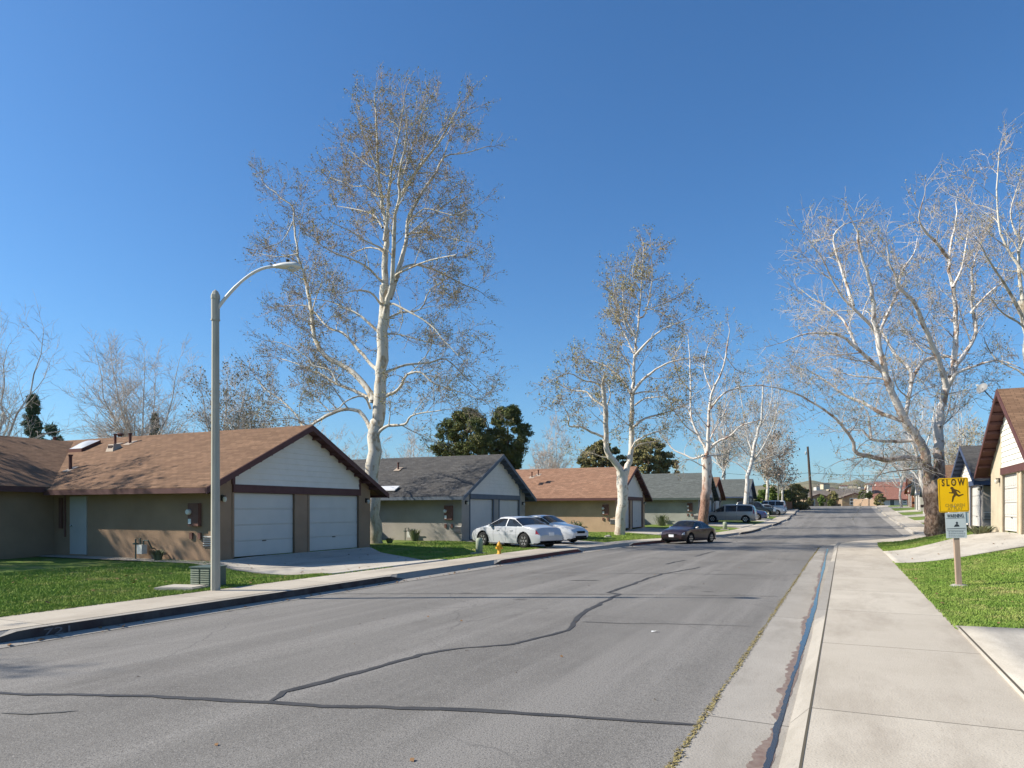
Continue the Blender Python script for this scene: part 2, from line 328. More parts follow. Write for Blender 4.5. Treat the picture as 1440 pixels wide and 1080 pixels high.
def ray(px, py):
    u = (px-HX)/F; v = (HY-py)/F; c, s = math.cos(YAW), math.sin(YAW)
    return Vector((u*c-s, u*s+c, v))
def at(px, py, Y):      # a point Y metres ahead of the camera
    return Vector((0, 0, EYE))+ray(px, py)*Y
def onplane(px, py, z): return at(px, py, (EYE-z)*F/(py-HY))
def onroad(px, py):
    z = 0.
    for _ in range(30):
        p = onplane(px, py, z) if py > HY+2+(0) else at(px, py, 120); z2 = road_z(p.y)
        if EYE-z2 < .05: z2 = EYE-.05
        z = .5*z+.5*z2
    return p
# ------------------------------------------------------------------ ground sheet
def lerp(a, b, t): return a+(b-a)*t
def grid_strip(name, ys, xs_of_y, zfun, material, parent=None, thick=0., smooth=False):
    V = []; Fc = []; nx = len(xs_of_y(ys[0]))
    for y in ys:
        for x in xs_of_y(y): V.append((x, y, zfun(x, y)))
    for i in range(len(ys)-1):
        for j in range(nx-1):
            a = i*nx+j; Fc.append((a, a+1, a+nx+1, a+nx))
    return np_mesh(name, V, Fc, material, parent, smooth)
YS = list(np.arange(-14, 60, .5))+list(np.arange(60, 157, 1.5))
# wide ground under and beyond everything
gy = [-300, -120, -60, -30]+list(np.arange(-14, 160, 4))+[160, 180, 220, 300, 450, 700, 1100, 1800, 3000, 6000]
gx = [-6000, -2500, -1200, -600, -300, -150, -90, -60, -45, -35, -28, -24, -20, -17, -14, -12, -10, -8, -6, -4, -2, 0, 2, 4, 6, 8, 10, 13, 17, 22, 30, 45, 70, 120, 250, 600, 1500, 4000, 6000]
g = grid_strip('ground', gy, lambda y: gx, lambda x, y: road_z(y)-.28 if y < 156 else road_z(y)-.02, M['ground']); tag(g, kind='structure')
road = grid_strip('road', YS, lambda y: list(np.linspace(LE(y)+.19, RE(y)-.65, 15)), lambda x, y: road_z(y)+.03*(1-((x-(LE(y)+RE(y))/2)/((RE(y)-LE(y))/2))**2)-.02, M['asphalt']); tag(road, kind='structure')
def rz(x, y): return road_z(y)+.03*(1-((x-(LE(y)+RE(y))/2)/((RE(y)-LE(y))/2))**2)-.02
cross = grid_strip('cross_street', [155, 158, 162, 166], lambda y: list(np.linspace(-60, 60, 20)), lambda x, y: 2.335, M['asphalt']); tag(cross, kind='structure')
# curb cuts
CUTL = [(-60, 5.1), (14.9, 19.6), (27.9, 33.6), (43.7, 50.8), (59, 66.5), (75, 81), (90, 97), (106, 112)]
CUTR = [(5.0, 11.0), (24.5, 32.5), (40.5, 47.5), (57, 63), (74, 80), (90, 96), (107, 113)]
def curb_h(y, cuts):
    h = 1.
    for a, b in cuts:
        if a <= y <= b: h = min(h, 0.18)
        elif a-.7 < y < a: h = min(h, lerp(1, .18, (y-(a-.7))/.7))
        elif b < y < b+.7: h = min(h, lerp(.18, 1, (y-b)/.7))
    return h
def pan_z(y): return road_z(y)-.015
YC = list(np.arange(-14, 60, .25))+list(np.arange(60, 150, .75))
def gutter(side, name):
    E = LE if side < 0 else RE; s = -1 if side < 0 else 1; wd = .2 if side < 0 else .66
    return grid_strip(name, YC, lambda y: sorted([E(y)-s*wd, E(y)-s*wd*.5, E(y)+s*.02]), lambda x, y: road_z(y)-.012+(.035 if side < 0 else -.012)*(1-min(1, abs(E(y)-x)/wd)), M['pan'])
tag(gutter(-1, 'gutter'), kind='structure'); tag(gutter(1, 'gutter'), kind='structure')
def curb(side, cuts, reds):
    E = LE if side < 0 else RE; s = side
    top = MB(); face = MB(); red = MB()
    for i in range(len(YC)-1):
        y0, y1 = YC[i], YC[i+1]
        q = []
        for y in (y0, y1):
            h = curb_h(y, cuts); zt = road_z(y)-.02+.165*h; e = E(y); zb = G(e+s*.17, y)
            q.append((e, e+s*.025, e+s*.17, road_z(y)-.06, zt, lerp(zt, zb, 1)))
        a, b = q
        isred = any(r0 <= y0 <= r1 for r0, r1 in reds)
        (red if isred else face).add([(a[0], y0, a[3]), (b[0], y1, b[3]), (b[1], y1, b[4]), (a[1], y0, a[4])], [(0, 1, 2, 3)])
        top.add([(a[1], y0, a[4]), (b[1], y1, b[4]), (b[2], y1, b[5]), (a[2], y0, a[5])], [(0, 1, 2, 3)])
    t = top.build('curb', M['pan'], None, fixn=False); tag(t, kind='structure')
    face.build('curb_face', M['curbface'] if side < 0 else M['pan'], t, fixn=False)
    if red.v: red.build('red_curb_face', M['redcurb'], t, fixn=False)
    return t
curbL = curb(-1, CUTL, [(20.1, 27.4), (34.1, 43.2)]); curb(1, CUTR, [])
def walk(side):
    E = LE if side < 0 else RE; s = side
    return grid_strip('sidewalk', YC, lambda y: sorted([E(y)+s*.18, E(y)+s*.6, E(y)+s*1.1, E(y)+s*(1.5 if side < 0 else 1.82)]), lambda x, y: G(x, y)-.0, M['walk'])
tag(walk(-1), kind='structure'); tag(walk(1), kind='structure')
# narrow dirty joint between curb and walk
for side, E in ((-1, LE), (1, RE)):
    j = grid_strip('joint_line', YC, lambda y: sorted([E(y)+side*.166, E(y)+side*(.166+.018)]), lambda x, y: G(x, y)+.003, M['joint']); tag(j, kind='structure')
# lawns
def lx(y, side):
    if side < 0:
        e = LE(y)-1.5; return [e-t for t in (26, 20, 15, 12, 10, 8.5, 7, 6, 5, 4, 3, 2, 1, .5, 0)]
    e = RE(y)+1.82; return [e+t for t in (0, .4, .8, 1.2, 1.6, 2, 2.4, 2.8, 3.2, 3.6, 4, 4.5, 5, 6, 8, 12, 18, 26)]
lawnL = grid_strip('lawn', YS, lambda y: lx(y, -1), lambda x, y: G(x, y)-.004, M['grass'], smooth=True)
lawnR = grid_strip('lawn', YS, lambda y: lx(y, 1), lambda x, y: G(x, y)-.004, M['grass'], smooth=True)
tag(lawnL, kind='structure'); tag(lawnR, kind='structure')
# driveways: corners (street near, street far, house far, house near)
DRIVES = []
def driveway(a, b, c, d, nm='driveway'):
    DRIVES.append((a, b, c, d)); n = 26; V = []; Fc = []
    for i in range(n+1):
        for j in range(n+1):
            u, v = i/n, j/n
            x = lerp(lerp(a[0], b[0], u), lerp(d[0], c[0], u), v); y = lerp(lerp(a[1], b[1], u), lerp(d[1], c[1], u), v)
            V.append((x, y, G(x, y)+.02))
    for i in range(n):
        for j in range(n): q = i*(n+1)+j; Fc.append((q, q+1, q+n+2, q+n+1))
    k = len(V); 
    for ring in [[i*(n+1) for i in range(n+1)], [i*(n+1)+n for i in range(n+1)], list(range(n+1)), [n*(n+1)+j for j in range(n+1)]]:
        for i0, i1 in zip(ring[:-1], ring[1:]):
            p0, p1 = V[i0], V[i1]; m = len(V); V += [(p0[0], p0[1], p0[2]-.08), (p1[0], p1[1], p1[2]-.08)]; Fc.append((i0, i1, m+1, m))
    return tag(np_mesh(nm, V, Fc, M['drive']), kind='structure')
def Lx(y): return LE(y)-1.47
def Rx(y): return RE(y)+1.79
driveway((Lx(13.9), 13.9), (Lx(19.4), 19.4), (-17.95, 24.4), (-17.95, 16.2))
driveway((Lx(27.4), 27.4), (Lx(34), 34), (-17.5, 39.6), (-17.5, 31.6))
driveway((Lx(43.5), 43.5), (Lx(51), 51), (-14.75, 57.3), (-14.75, 49.3))
driveway((Lx(58.5), 58.5), (Lx(67), 67), (-11.8, 72.6), (-11.8, 64.8))
driveway((Lx(74.5), 74.5), (Lx(81.5), 81.5), (-13.1, 86), (-13.1, 78))
driveway((Lx(89.5), 89.5), (Lx(97.5), 97.5), (-11.1, 102), (-11.1, 94))
driveway((Rx(0), -6), (Rx(10), 11.3), (11, 12.6), (11, -8))
driveway((Rx(23.6), 23.7), (Rx(30), 30.9), (5.6, 34.9), (5.6, 25.2))
driveway((Rx(41), 41), (Rx(47), 47), (8.2, 50), (8.2, 41))
for yy, xx in ((60, 7.2), (77, 8.4), (93, 8.9), (110, 9.2), (127, 9.5)):
    driveway((Rx(yy-3), yy-3), (Rx(yy+3), yy+3), (xx, yy+5.5), (xx, yy-2.5))
# strip of concrete along the first house's side wall
st = MB()
for i in range(16):
    x0 = -17.6-i*.55; x1 = x0-.55
    st.add([(x0, 15.55, G(x0, 15.5)+.03), (x1, 15.6, G(x1, 15.5)+.03), (x1, 16.45, G(x1, 16)+.03), (x0, 16.45, G(x0, 16)+.03)], [(0, 1, 2, 3)])
tag(st.build('path', M['walk'], fixn=False), kind='structure')
# dark seam between the near walk and the concrete beside it
jr = MB()
for y in np.arange(2, 11.2, .4): jr.add([(1.385, y, G(1.4, y)+.024), (1.41, y, G(1.4, y)+.024), (1.41, y+.4, G(1.4, y+.4)+.024), (1.385, y+.4, G(1.4, y+.4)+.024)], [(0, 1, 2, 3)])
tag(jr.build('joint_line', M['joint'], fixn=False), kind='structure')

# ------------------------------------------------------------------ sealed cracks
def ribbon(name, pts, wd, material, parent, zoff=.006, jitter=.3, zf=None, seed=1):
    rnd = random.Random(seed); V = []; Fc = []; P = []
    for a, b in zip(pts[:-1], pts[1:]):
        n = max(1, int((b-a).length/.12))
        for i in range(n): P.append(a.lerp(b, i/n))
    P.append(pts[-1]); off = 0; wv = 0
    for i, p in enumerate(P):
        t = (P[min(i+1, len(P)-1)]-P[max(i-1, 0)]); t.z = 0; t.normalize(); nn = Vector((-t.y, t.x, 0))
        off = off*.85+rnd.gauss(0, .012); wv = .9*wv+rnd.gauss(0, .09); ww = wd*max(.35, 1+wv+jitter*rnd.uniform(-1, 1)*.6)*(.35 if i in (0, len(P)-1) else 1)
        for sgn in (-1, 1):
            q = p+nn*(off+sgn*ww/2); V.append((q.x, q.y, (zf or rz)(q.x, q.y)+zoff))
    for i in range(len(P)-1): Fc.append((2*i, 2*i+1, 2*i+3, 2*i+2))
    return np_mesh(name, V, Fc, material, parent)
def rp(*pp): return [onroad(*p) for p in pp]
cr = [((-40, 975), (0, 977), (60, 979), (140, 979), (250, 984), (380, 989), (500, 995), (620, 998), (800, 1007), (985, 1018)),
      ((380, 988), (400, 975), (450, 963), (500, 948), (540, 937), (590, 922), (640, 914), (720, 908), (760, 898), (795, 887), (808, 872), (822, 860), (862, 842), (870, 836), (855, 834), (880, 825), (930, 808), (985, 798))]
ribbon('crack_seal', rp(*cr[0]), .065, M['seal'], road, seed=2)
ribbon('crack_seal', rp(*cr[1]), .075, M['seal'], road, seed=3)
for k, (c, wd) in enumerate([(((815, 875), (870, 877), (960, 878), (1060, 880)), .03), (((440, 834), (560, 835), (720, 836), (860, 836.5), (1098, 838)), .04),
              (((735, 806), (900, 807), (1118, 809)), .035), (((936, 794), (965, 788)), .07), (((978, 783), (1000, 777), (1005, 776)), .07), (((800, 817), (842, 817)), .06),
              (((560, 816), (700, 812), (840, 809)), .025), (((760, 791), (900, 790), (1125, 792)), .03), (((0, 1005), (40, 1006), (110, 1001)), .03)]):
    ribbon('crack_seal', rp(*c), wd, M['seal_old'] if k not in (3, 4, 5) else M['seal'], road, seed=10+k)
# moss and weeds along the pavement edge, trickle of water in the gutter
rn = np.random.RandomState(9); m = 9000; yy = 1+rn.rand(m)**1.5*36; cl = .5+.5*np.sin(yy*2.3)*np.sin(yy*.9+1); keep = rn.rand(m) < .35+.65*cl; yy = yy[keep]; m = len(yy)
xx = -1.075+rn.normal(0, .013, m)*(.6+cl[keep]); z0 = np.array([rz(min(x, -1.08), y) for x, y in zip(xx, yy)])+.004; an = rn.rand(m)*6.28; s_ = .005+.009*rn.rand(m); hh = .003+.012*rn.rand(m)**2
c_, sn = np.cos(an)*s_, np.sin(an)*s_
V = np.stack([np.stack([xx-c_, yy-sn, z0], 1), np.stack([xx+sn, yy-c_, z0+hh*.5], 1), np.stack([xx+c_, yy+sn, z0+hh], 1), np.stack([xx-sn, yy+c_, z0+hh*.3], 1)], 1).reshape(-1, 3)
tag(np_mesh('moss', V, np.arange(4*m).reshape(-1, 4), M['moss']), 'yellow green moss and weeds where asphalt meets the right gutter', 'moss', kind='stuff')
zg = lambda x, y: road_z(y)-.012-.012*(1-min(1, abs(RE(y)-x)/.66))
wp = [onroad(*p) for p in ((1075, 1100), (1087, 1065), (1105, 1000), (1120, 940), (1130, 900), (1145, 850), (1157, 800), (1164, 770))]
WX = [(-5, -.40)]+sorted((p.y, min(p.x, RE(p.y)-.07)) for p in wp)
def trickle(name, m_, dl, dr, ragl, ragr, zo, seed, wet=lambda y: 1.):
    rn = np.random.RandomState(seed); ys = np.arange(2, 36, .035); n = len(ys)
    def rough(a): 
        k = np.convolve(rn.normal(0, 1, n+40), np.ones(4)/2, 'same')[20:n+20]+np.convolve(rn.normal(0, 1, n+40), np.ones(22)/5.2, 'same')[20:n+20]*1.1; return k*a
    L_, R_ = rough(ragl), rough(ragr); V = []; Fc = []
    for i, y in enumerate(ys):
        xc = interp(y, WX); w = wet(y); xl = xc-max(.008, dl*w+L_[i]); xr = min(xc+max(.008, dr*w+R_[i]), RE(y)-.01)
        for x in (xl, (xl+xr)/2, xr): V.append((x, y, zg(x, y)+zo))
    for i in range(n-1):
        for j in (0, 1): a = i*3+j; Fc.append((a, a+1, a+4, a+3))
    return tag(np_mesh(name, V, Fc, m_), kind='structure')
trickle('wet_mud', M['mud'], .055, .03, .016, .004, .003, 4, lambda y: .8+.5*math.sin(y*.8+1)**2)
trickle('gutter_water', M['water'], .022, .035, .006, .002, .006, 5, lambda y: .9+.35*math.sin(y*.6))

# ------------------------------------------------------------------ grass blades (near lawns)
def in_drive(x, y):
    for a, b, c, d in DRIVES:
        s = None; ok = True
        q = (a, b, c, d)
        for i in range(4):
            p0, p1 = q[i], q[(i+1) % 4]; cr_ = (p1[0]-p0[0])*(y-p0[1])-(p1[1]-p0[1])*(x-p0[0])
            if abs(cr_) < 1e-9: continue
            if s is None: s = cr_ > 0
            elif (cr_ > 0) != s: ok = False; break
        if ok: return True
    return False
def blades(name, area, n, h, label, seed, wdt=.006):
    rnd = np.random.RandomState(seed); pts = []
    for _ in range(n):
        x, y = area(rnd)
        if in_drive(x, y): continue
        pts.append((x, y, G(x, y)-.006))
    P = np.array(pts); m = len(P); an = rnd.rand(m)*2*np.pi; hh = h*(.5+rnd.rand(m)); w_ = wdt*(.6+.8*rnd.rand(m))*(1+np.hypot(P[:, 0], P[:, 1])/25)
    d = np.stack([np.cos(an), np.sin(an), np.zeros(m)], 1)*w_[:, None]
    lean = rnd.normal(0, .5, (m, 2))*hh[:, None]
    tip = P+np.stack([lean[:, 0], lean[:, 1], hh], 1)
    V = np.stack([P-d, P+d, tip], 1).reshape(-1, 3); Fc = np.arange(3*m).reshape(-1, 3)
    o = np_mesh(name, V, Fc, M['blade']); tag(o, label, 'grass', kind='stuff'); return o
def aL(r):
    y = 6+10.4*r.rand(); t = r.rand()**1.3; return Lx(y)+.05*r.rand()-t*9, y
blades('grass', aL, 150000, .035, 'short green grass of the lawn left of the driveway of the brown roofed house', 1)
def aL2(r):
    y = 19+13*r.rand(); return Lx(y)-.03-r.rand()**1.2*8, y
blades('grass', aL2, 80000, .04, 'green grass between the first two houses on the left', 2)
def aL3(r):
    y = 34+14*r.rand(); return Lx(y)-.03-r.rand()**1.2*7, y
blades('grass', aL3, 26000, .06, 'green grass in front of the third house on the left', 3)
def aR(r):
    y = 11+13.5*r.rand(); return Rx(y)-.05*r.rand()+.02+r.rand()**1.2*6, y
blades('grass', aR, 190000, .033, 'green grass of the lawn around the yellow sign', 4)
def aR2(r):
    y = 31+9.5*r.rand(); return Rx(y)+.02+r.rand()*5, y
blades('grass', aR2, 26000, .06, 'green grass around the large sycamore on the right', 5)
# ------------------------------------------------------------------ houses
def house(x, y, rz_, label, wall, roof, trim, sid, garage='garage_door', zf=None, hw=4.1, ha=4.56, he=2.5, doors=((-3.3, -.4), (.3, 3.35)), depth=7.9, main=(-6.8, 6.8),
          ofr=.45, detail=2, entry=True, dtrim=True, panel=False, mside=-1, zg_=None, beam_mat=None):
    z = G(x, y)+.02 if zf is None else zf
    h = empty('house', (x, y, z), rz_, label, 'house', 'single storey houses along the street')
    slope = (ha-he)/hw; osd = .66; th = .10; D = depth; Z0 = -.8
    def zr(t): return ha-abs(t)*slope     # roof underside height at |y|
    # walls: one mesh for the whole stucco shell
    w_ = MB(); t = .18
    def fpoly(ys, zb):   # front wall piece from y0..y1 above zb up to the roof
        y0, y1 = ys; top = [(0, y1, zr(y1)-.02)] + ([(0, 0, ha-.02)] if y0 < 0 < y1 else []) + [(0, y0, zr(y0)-.02)]
        w_.prism([(0, y0, zb), (0, y1, zb)]+top, (-t, 0, 0))
    edges = [-hw]+[e for d in doors for e in d]+[hw]
    dtop = 2.14
    fpoly((edges[0], edges[1]), Z0); fpoly((edges[2], edges[3]), Z0)
    fpoly((edges[4], edges[5]), Z0)
    for d in doors: fpoly(d, dtop)
    for s in (-1, 1):
        y0, y1 = (s*hw, s*(hw-t)) if s > 0 else (-hw, -hw+t)
        w_.box(-D-1, -t-.001, min(y0, y1), max(y0, y1), Z0, he-.02)
    m0, m1 = main; mx0, mx1 = -D-9.6, -D
    w_.box(mx1-t, mx1, m0, -hw+.001, Z0, he-.02); w_.box(mx1-t, mx1, hw-.001, m1, Z0, he-.02)
    mh = 4.45; msl = (mh-he)/4.8
    for s, yy in ((1, m0), (-1, m1-t)):
        w_.prism([(mx0, yy, Z0), (mx1, yy, Z0), (mx1, yy, he-.02), ((mx0+mx1)/2, yy, mh-.02), (mx0, yy, he-.02)], (0, t, 0))
    w_.box(mx0, mx0+t, m0+t, m1-t, Z0, he-.02)
    w_.build('wall', wall, h)
    # roof shells
    r = MB(); xr = mx0-.4 if ha > mh else (mx0+mx1)/2
    xr = (mx0+mx1)/2-1.6
    def slab(p):  # p: 4 lower points -> thick slab
        r.prism(p, (0, 0, th))
    for s in (-1, 1):
        ye = s*(hw+osd)
        p = [(ofr, 0, ha), (ofr, ye, zr(ye)), (xr, ye, zr(ye)), (xr, 0, ha)]
        slab(p if s > 0 else p[::-1])
    mc = (mx0+mx1)/2; osm = .55
    for s, xe in ((1, mx1+osm), (-1, mx0-osm)):
        ze = mh-abs(xe-mc)*msl
        p = [(mc, m0-osd, mh), (xe, m0-osd, ze), (xe, m1+osd, ze), (mc, m1+osd, mh)]
        slab(p if s > 0 else p[::-1])
    rf = r.build('roof', roof, h, uv=True)
    # fascia boards
    f = MB()
    for s in (-1, 1):
        ye = s*(hw+osd)
        f.prism([(ofr+.005, 0, ha+th-.01), (ofr+.005, ye+s*.02, zr(ye+s*.02)+th-.01), (ofr+.005, ye+s*.02, zr(ye)-.12), (ofr+.005, 0, ha-.12)], (.035, 0, 0))
        f.box(mx1+.5, ofr+.003, min(ye, ye+s*.03), max(ye, ye+s*.03), zr(ye)-.09, zr(ye)+th-.02)
    ze = mh-abs(mx1+osm-mc)*msl
    for a, b in ((m0-osd, -hw-osd), (hw+osd, m1+osd)): f.box(mx1+osm, mx1+osm+.03, a, b, ze-.1, ze+th-.02)
    for yy, s in ((m0-osd, -1), (m1+osd, 1)):
        for xe in (mx1+osm, mx0-osm):
            f.prism([(mc, yy, mh+th-.01), (xe, yy, mh-abs(xe-mc)*msl+th-.01), (xe, yy, mh-abs(xe-mc)*msl-.12), (mc, yy, mh-.12)], (0, s*.035, 0))
    so_ = MB()
    for s in (-1, 1):
        ye = s*(hw+osd-.01); so_.prism([(.001, 0, ha-.022), (.001, ye, zr(ye)-.022), (ofr-.002, ye, zr(ye)-.022), (ofr-.002, 0, ha-.022)], (0, 0, .018))
    so_.build('soffit', trim, h)
    if detail > 1:   # soffit rafters under the front overhang
        for i in range(-9, 10):
            yy = i*.5
            if abs(yy) > hw+.2: continue
            zz = zr(yy)-.04
            f.box(.02, ofr-.01, yy-.035, yy+.035, zz-.11, zz-.002)
    f.build('fascia', trim, h)
    # beam over the garage doors
    d0, d1 = doors[0][0], doors[1][1]
    b_ = MB(); b_.box(0.002, .07, d0-.03, d1+.03, dtop, dtop+.26); b_.build('beam', beam_mat or trim, h)
    # gable siding, lapped boards
    s_ = MB(); zz = dtop+.26; n = 0
    while zz < ha-.15:
        z1 = min(zz+.2, ha-.03); 
        def lim(zv): return (ha-.05-zv)/slope
        a0, a1 = max(d0, -lim(zz)), min(d1, lim(zz)); c0, c1 = max(d0, -lim(z1)), min(d1, lim(z1))
        if a1-a0 < .1: break
        if c1-c0 < .02: c0 = c1 = (a0+a1)/2; c0 -= .01; c1 += .01
        s_.hexa([(0.001, a0, zz), (.05, a0, zz), (.05, a1, zz), (0.001, a1, zz), (0.001, c0, z1), (.022, c0, z1), (.022, c1, z1), (0.001, c1, z1)])
        zz = z1
    s_.build('gable_siding', sid, h)
    for yy in (d0, d1): tr = MB(); tr.prism([(0.003, yy-.06, dtop+.262), (0.003, yy+.06, dtop+.262), (0.003, yy+.06, zr(abs(yy)+.06)-.03), (0.003, yy-.06, zr(abs(yy)+.06)-.03)], (.05, 0, 0)); tr.build('gable_trim', trim if not panel else wall, h)
    for yy in edges[1:5]: tr = MB(); tr.box(.002, .03, yy-.04, yy+.04, 0.0, dtop-.001); tr.build('door_trim', wall if (panel or not dtrim) else trim, h)
    for a, b in doors:
        dm = MB(); dm.box(-.16, -.105, a+.04, b-.04, 0.02, dtop-.01)
        nrow = 4; rh = (dtop-.03)/nrow
        for i in range(nrow):
            dm.box(-.105, -.075, a+.045, b-.045, .025+i*rh, .025+(i+1)*rh-.028)
            if panel:
                for k in range(8):
                    wv = (b-a-.1)/8; y0 = a+.05+k*wv
                    dm.box(-.075, -.062, y0+.05, y0+wv-.05, .025+i*rh+.09, .025+(i+1)*rh-.1)
        do = dm.build('garage_door', M['door_white'], h)
        if detail > 1:
            hm = MB(); hm.box(-.075, -.045, (a+b)/2-.08, (a+b)/2+.08, .5, .53); hm.build('handle', M['black'], do)
    # main wing entry on the visible side
    if detail > 0 and entry:
        y0 = -hw-1.4 if mside < 0 else hw+.45
        ed = MB(); ed.box(mx1+.002, mx1+.04, y0, y0+.92, .02, 2.05); e = ed.build('entry_door', M['white'], h)
        win = MB(); win.box(mx1+.002, mx1+.05, (m0+.5) if mside < 0 else m1-1.2, (m0+1.1) if mside < 0 else m1-.6, 1., 2.); wf = win.build('window', M['white'], h)
        pn = MB(); a = (m0+.56) if mside < 0 else m1-1.14; pn.box(mx1+.05, mx1+.055, a, a+.48, 1.06, 1.94); pn.build('pane', M['winglass'], wf)
    # side wall equipment on the visible side
    s = mside; Y = s*hw
    def sb(x0, x1, d0_, d1_, z0, z1): return (x0, x1, min(Y+s*d0_, Y+s*d1_), max(Y+s*d0_, Y+s*d1_), z0, z1)
    if detail > 0:
        mb = MB(); mb.box(*sb(-.95, -.5, .001, .14, 1.05, 1.78)); mt = mb.build('electric_box', M['brownbox'], h)
        ms = MB(); ms.lathe([(.09, 0), (.09, s*.07), (.07, s*.1)], (-.88, Y+s*.14, 1.5), 14, 'y'); ms.build('meter_dial', M['lampgrey'], mt)
        pm = MB(); pm.box(*sb(-.92, -.8, .1401, .16, 1.12, 1.28)); pm.build('notice_plate', M['white'], mt)
        for xx in (-.92, -.55): 
            q = MB(); q.box(*sb(xx-.06, xx+.06, .001, .06, .64, .84)); q.build('junction_box', M['brownbox'], h)
        v = MB()
        v.box(*sb(-.42, -.02+.0, .001, .012, .38, .74)); vo = v.build('vent', M['sid_white'] if detail > 1 else M['vent_dark'], h)
        vs = MB()
        for i in range(5): vs.box(*sb(-.41, -.03, .0121, .035, .39+i*.07, .42+i*.07))
        vs.build('louvre', M['vent_dark'], vo)
        v2 = MB(); v2.box(*sb(-.42, -.02, .001, .02, he-.42, he-.18)); v2.build('vent', M['vent_dark'], h)
        gm = MB(); gx = -2.95
        gm.box(*sb(gx-.12, gx+.12, .14, .34, .12, .42)); go = gm.build('gas_meter', M['lampgrey'], h)
        gp = MB()
        gp.tube([(gx-.3, Y+s*.24, -.1), (gx-.3, Y+s*.24, .6), (gx-.08, Y+s*.24, .62), (gx-.08, Y+s*.24, .42)], .025, 8)
        gp.tube([(gx+.08, Y+s*.24, .42), (gx+.08, Y+s*.24, .56), (gx+.3, Y+s*.24, .56), (gx+.3, Y+s*.1, .3), (gx+.3, Y+s*.01, .3)], .025, 8)
        gp.lathe([(.09, 0), (.09, .05)], (gx-.3, Y+s*.24, .42), 12); gp.build('gas_pipe', M['utility'], go)
        # wall lamps beside the doors
        for yy in (edges[1]-.45, edges[4]+.45):
            if abs(yy) > hw-.1: continue
            lb = MB(); lb.box(.001, .05, yy-.05, yy+.05, 1.86, 2.04); lb.box(.05, .14, yy-.03, yy+.03, 1.99, 2.03); lm = lb.build('wall_lamp', M['black'], h)
            gl = MB(); gl.lathe([(.035, 0), (.06, .05), (.065, .12), (.04, .16)], (.13, yy, 1.82), 12); gl.build('lamp_glass', M['glasslamp'], lm)
    return h, (lambda px, side=-1: None)
def roof_pt(x, y, z, hw=4.1, ha=4.56, he=2.5):   # height of the garage wing roof surface in the house frame
    return ha+.10-abs(y)*(ha-he)/hw
H1, _ = house(-18.0, 20.4, 0, 'long tan stucco house with brown shingle roof, maroon trim and skylight, nearest on the left', M['st_tan'], M['rf_brown'], M['tr_maroon'], M['sid_white'], zf=.16, entry=False, dtrim=False)
H2, _ = house(-17.6, 35.6, 0, 'grey house with blue grey trim and white gable, garage behind the two white cars', M['st_grey'], M['rf_grey'], M['tr_blue'], M['sid_white'], hw=3.95, doors=((-3.1, -.35), (.35, 3.1)), zf=.15)
H3, _ = house(-14.8, 53.3, 0, 'sand coloured house with orange brown roof behind the forked white sycamore', M['st_sand'], M['rf_orange'], M['tr_maroon'], M['sid_white'], zf=.30, ha=4.62)
H4, _ = house(-11.8, 68.7, 0, 'grey green house with slate roof behind the parked dark maroon car', M['st_green'], M['rf_slate'], M['tr_green'], M['sid_white'], zf=.5, ha=4.6)
H5, _ = house(-13.1, 82.0, 0, 'brown roofed house with maroon gable glimpsed behind the minivan', M['st_pale'], M['rf_brown'], M['tr_red'], M['sid_white'], detail=1)
H6, _ = house(-11.3, 98.0, 0, 'last grey roofed house of the left row, behind a pale trunk', M['st_green'], M['rf_slate'], M['tr_navy'], M['sid_white'], detail=1)
R1, _ = house(5.5, 30.9, math.pi, 'cream sided house with maroon rafters and white panelled garage door at the right edge', M['st_cream'], M['rf_brown'], M['tr_maroon'], M['sid_cream'], zf=.92, ha=5.1, he=2.62,
              doors=((-1.75, .95), (1.45, 3.9)), panel=True, mside=1)
R2, _ = house(6.2, 45.6, math.pi, 'grey walled house with navy trim and white front just behind the yellow sign', M['st_grey'], M['rf_grey'], M['tr_navy'], M['sid_white'], zf=.85, ha=4.25, he=2.45, mside=1)
R3, _ = house(7.2, 62, math.pi, 'tan house with brown roof hidden behind the big right sycamore trunk', M['st_tan'], M['rf_brown'], M['tr_maroon'], M['sid_white'], detail=1, mside=1)
R4, _ = house(8.4, 79, math.pi, 'pale house with tan roof, fourth along the right side', M['st_pale'], M['rf_tan'], M['tr_blue'], M['sid_white'], detail=1, mside=1)
R5, _ = house(8.9, 96, math.pi, 'pale grey house with slate blue roof, fifth along the right side', M['st_pale'], M['rf_slate'], M['tr_navy'], M['sid_white'], detail=1, mside=1)
R6, _ = house(9.2, 113, math.pi, 'grey house with blue grey roof left of the sycamore trunk on the right', M['st_pale'], M['rf_grey'], M['tr_blue'], M['sid_white'], detail=1, mside=1)
R7, _ = house(9.6, 131, math.pi, 'orange walled house with brown roof at the far end of the right side', M['st_orange'], M['rf_brown'], M['tr_red'], M['sid_white'], detail=1, mside=1)
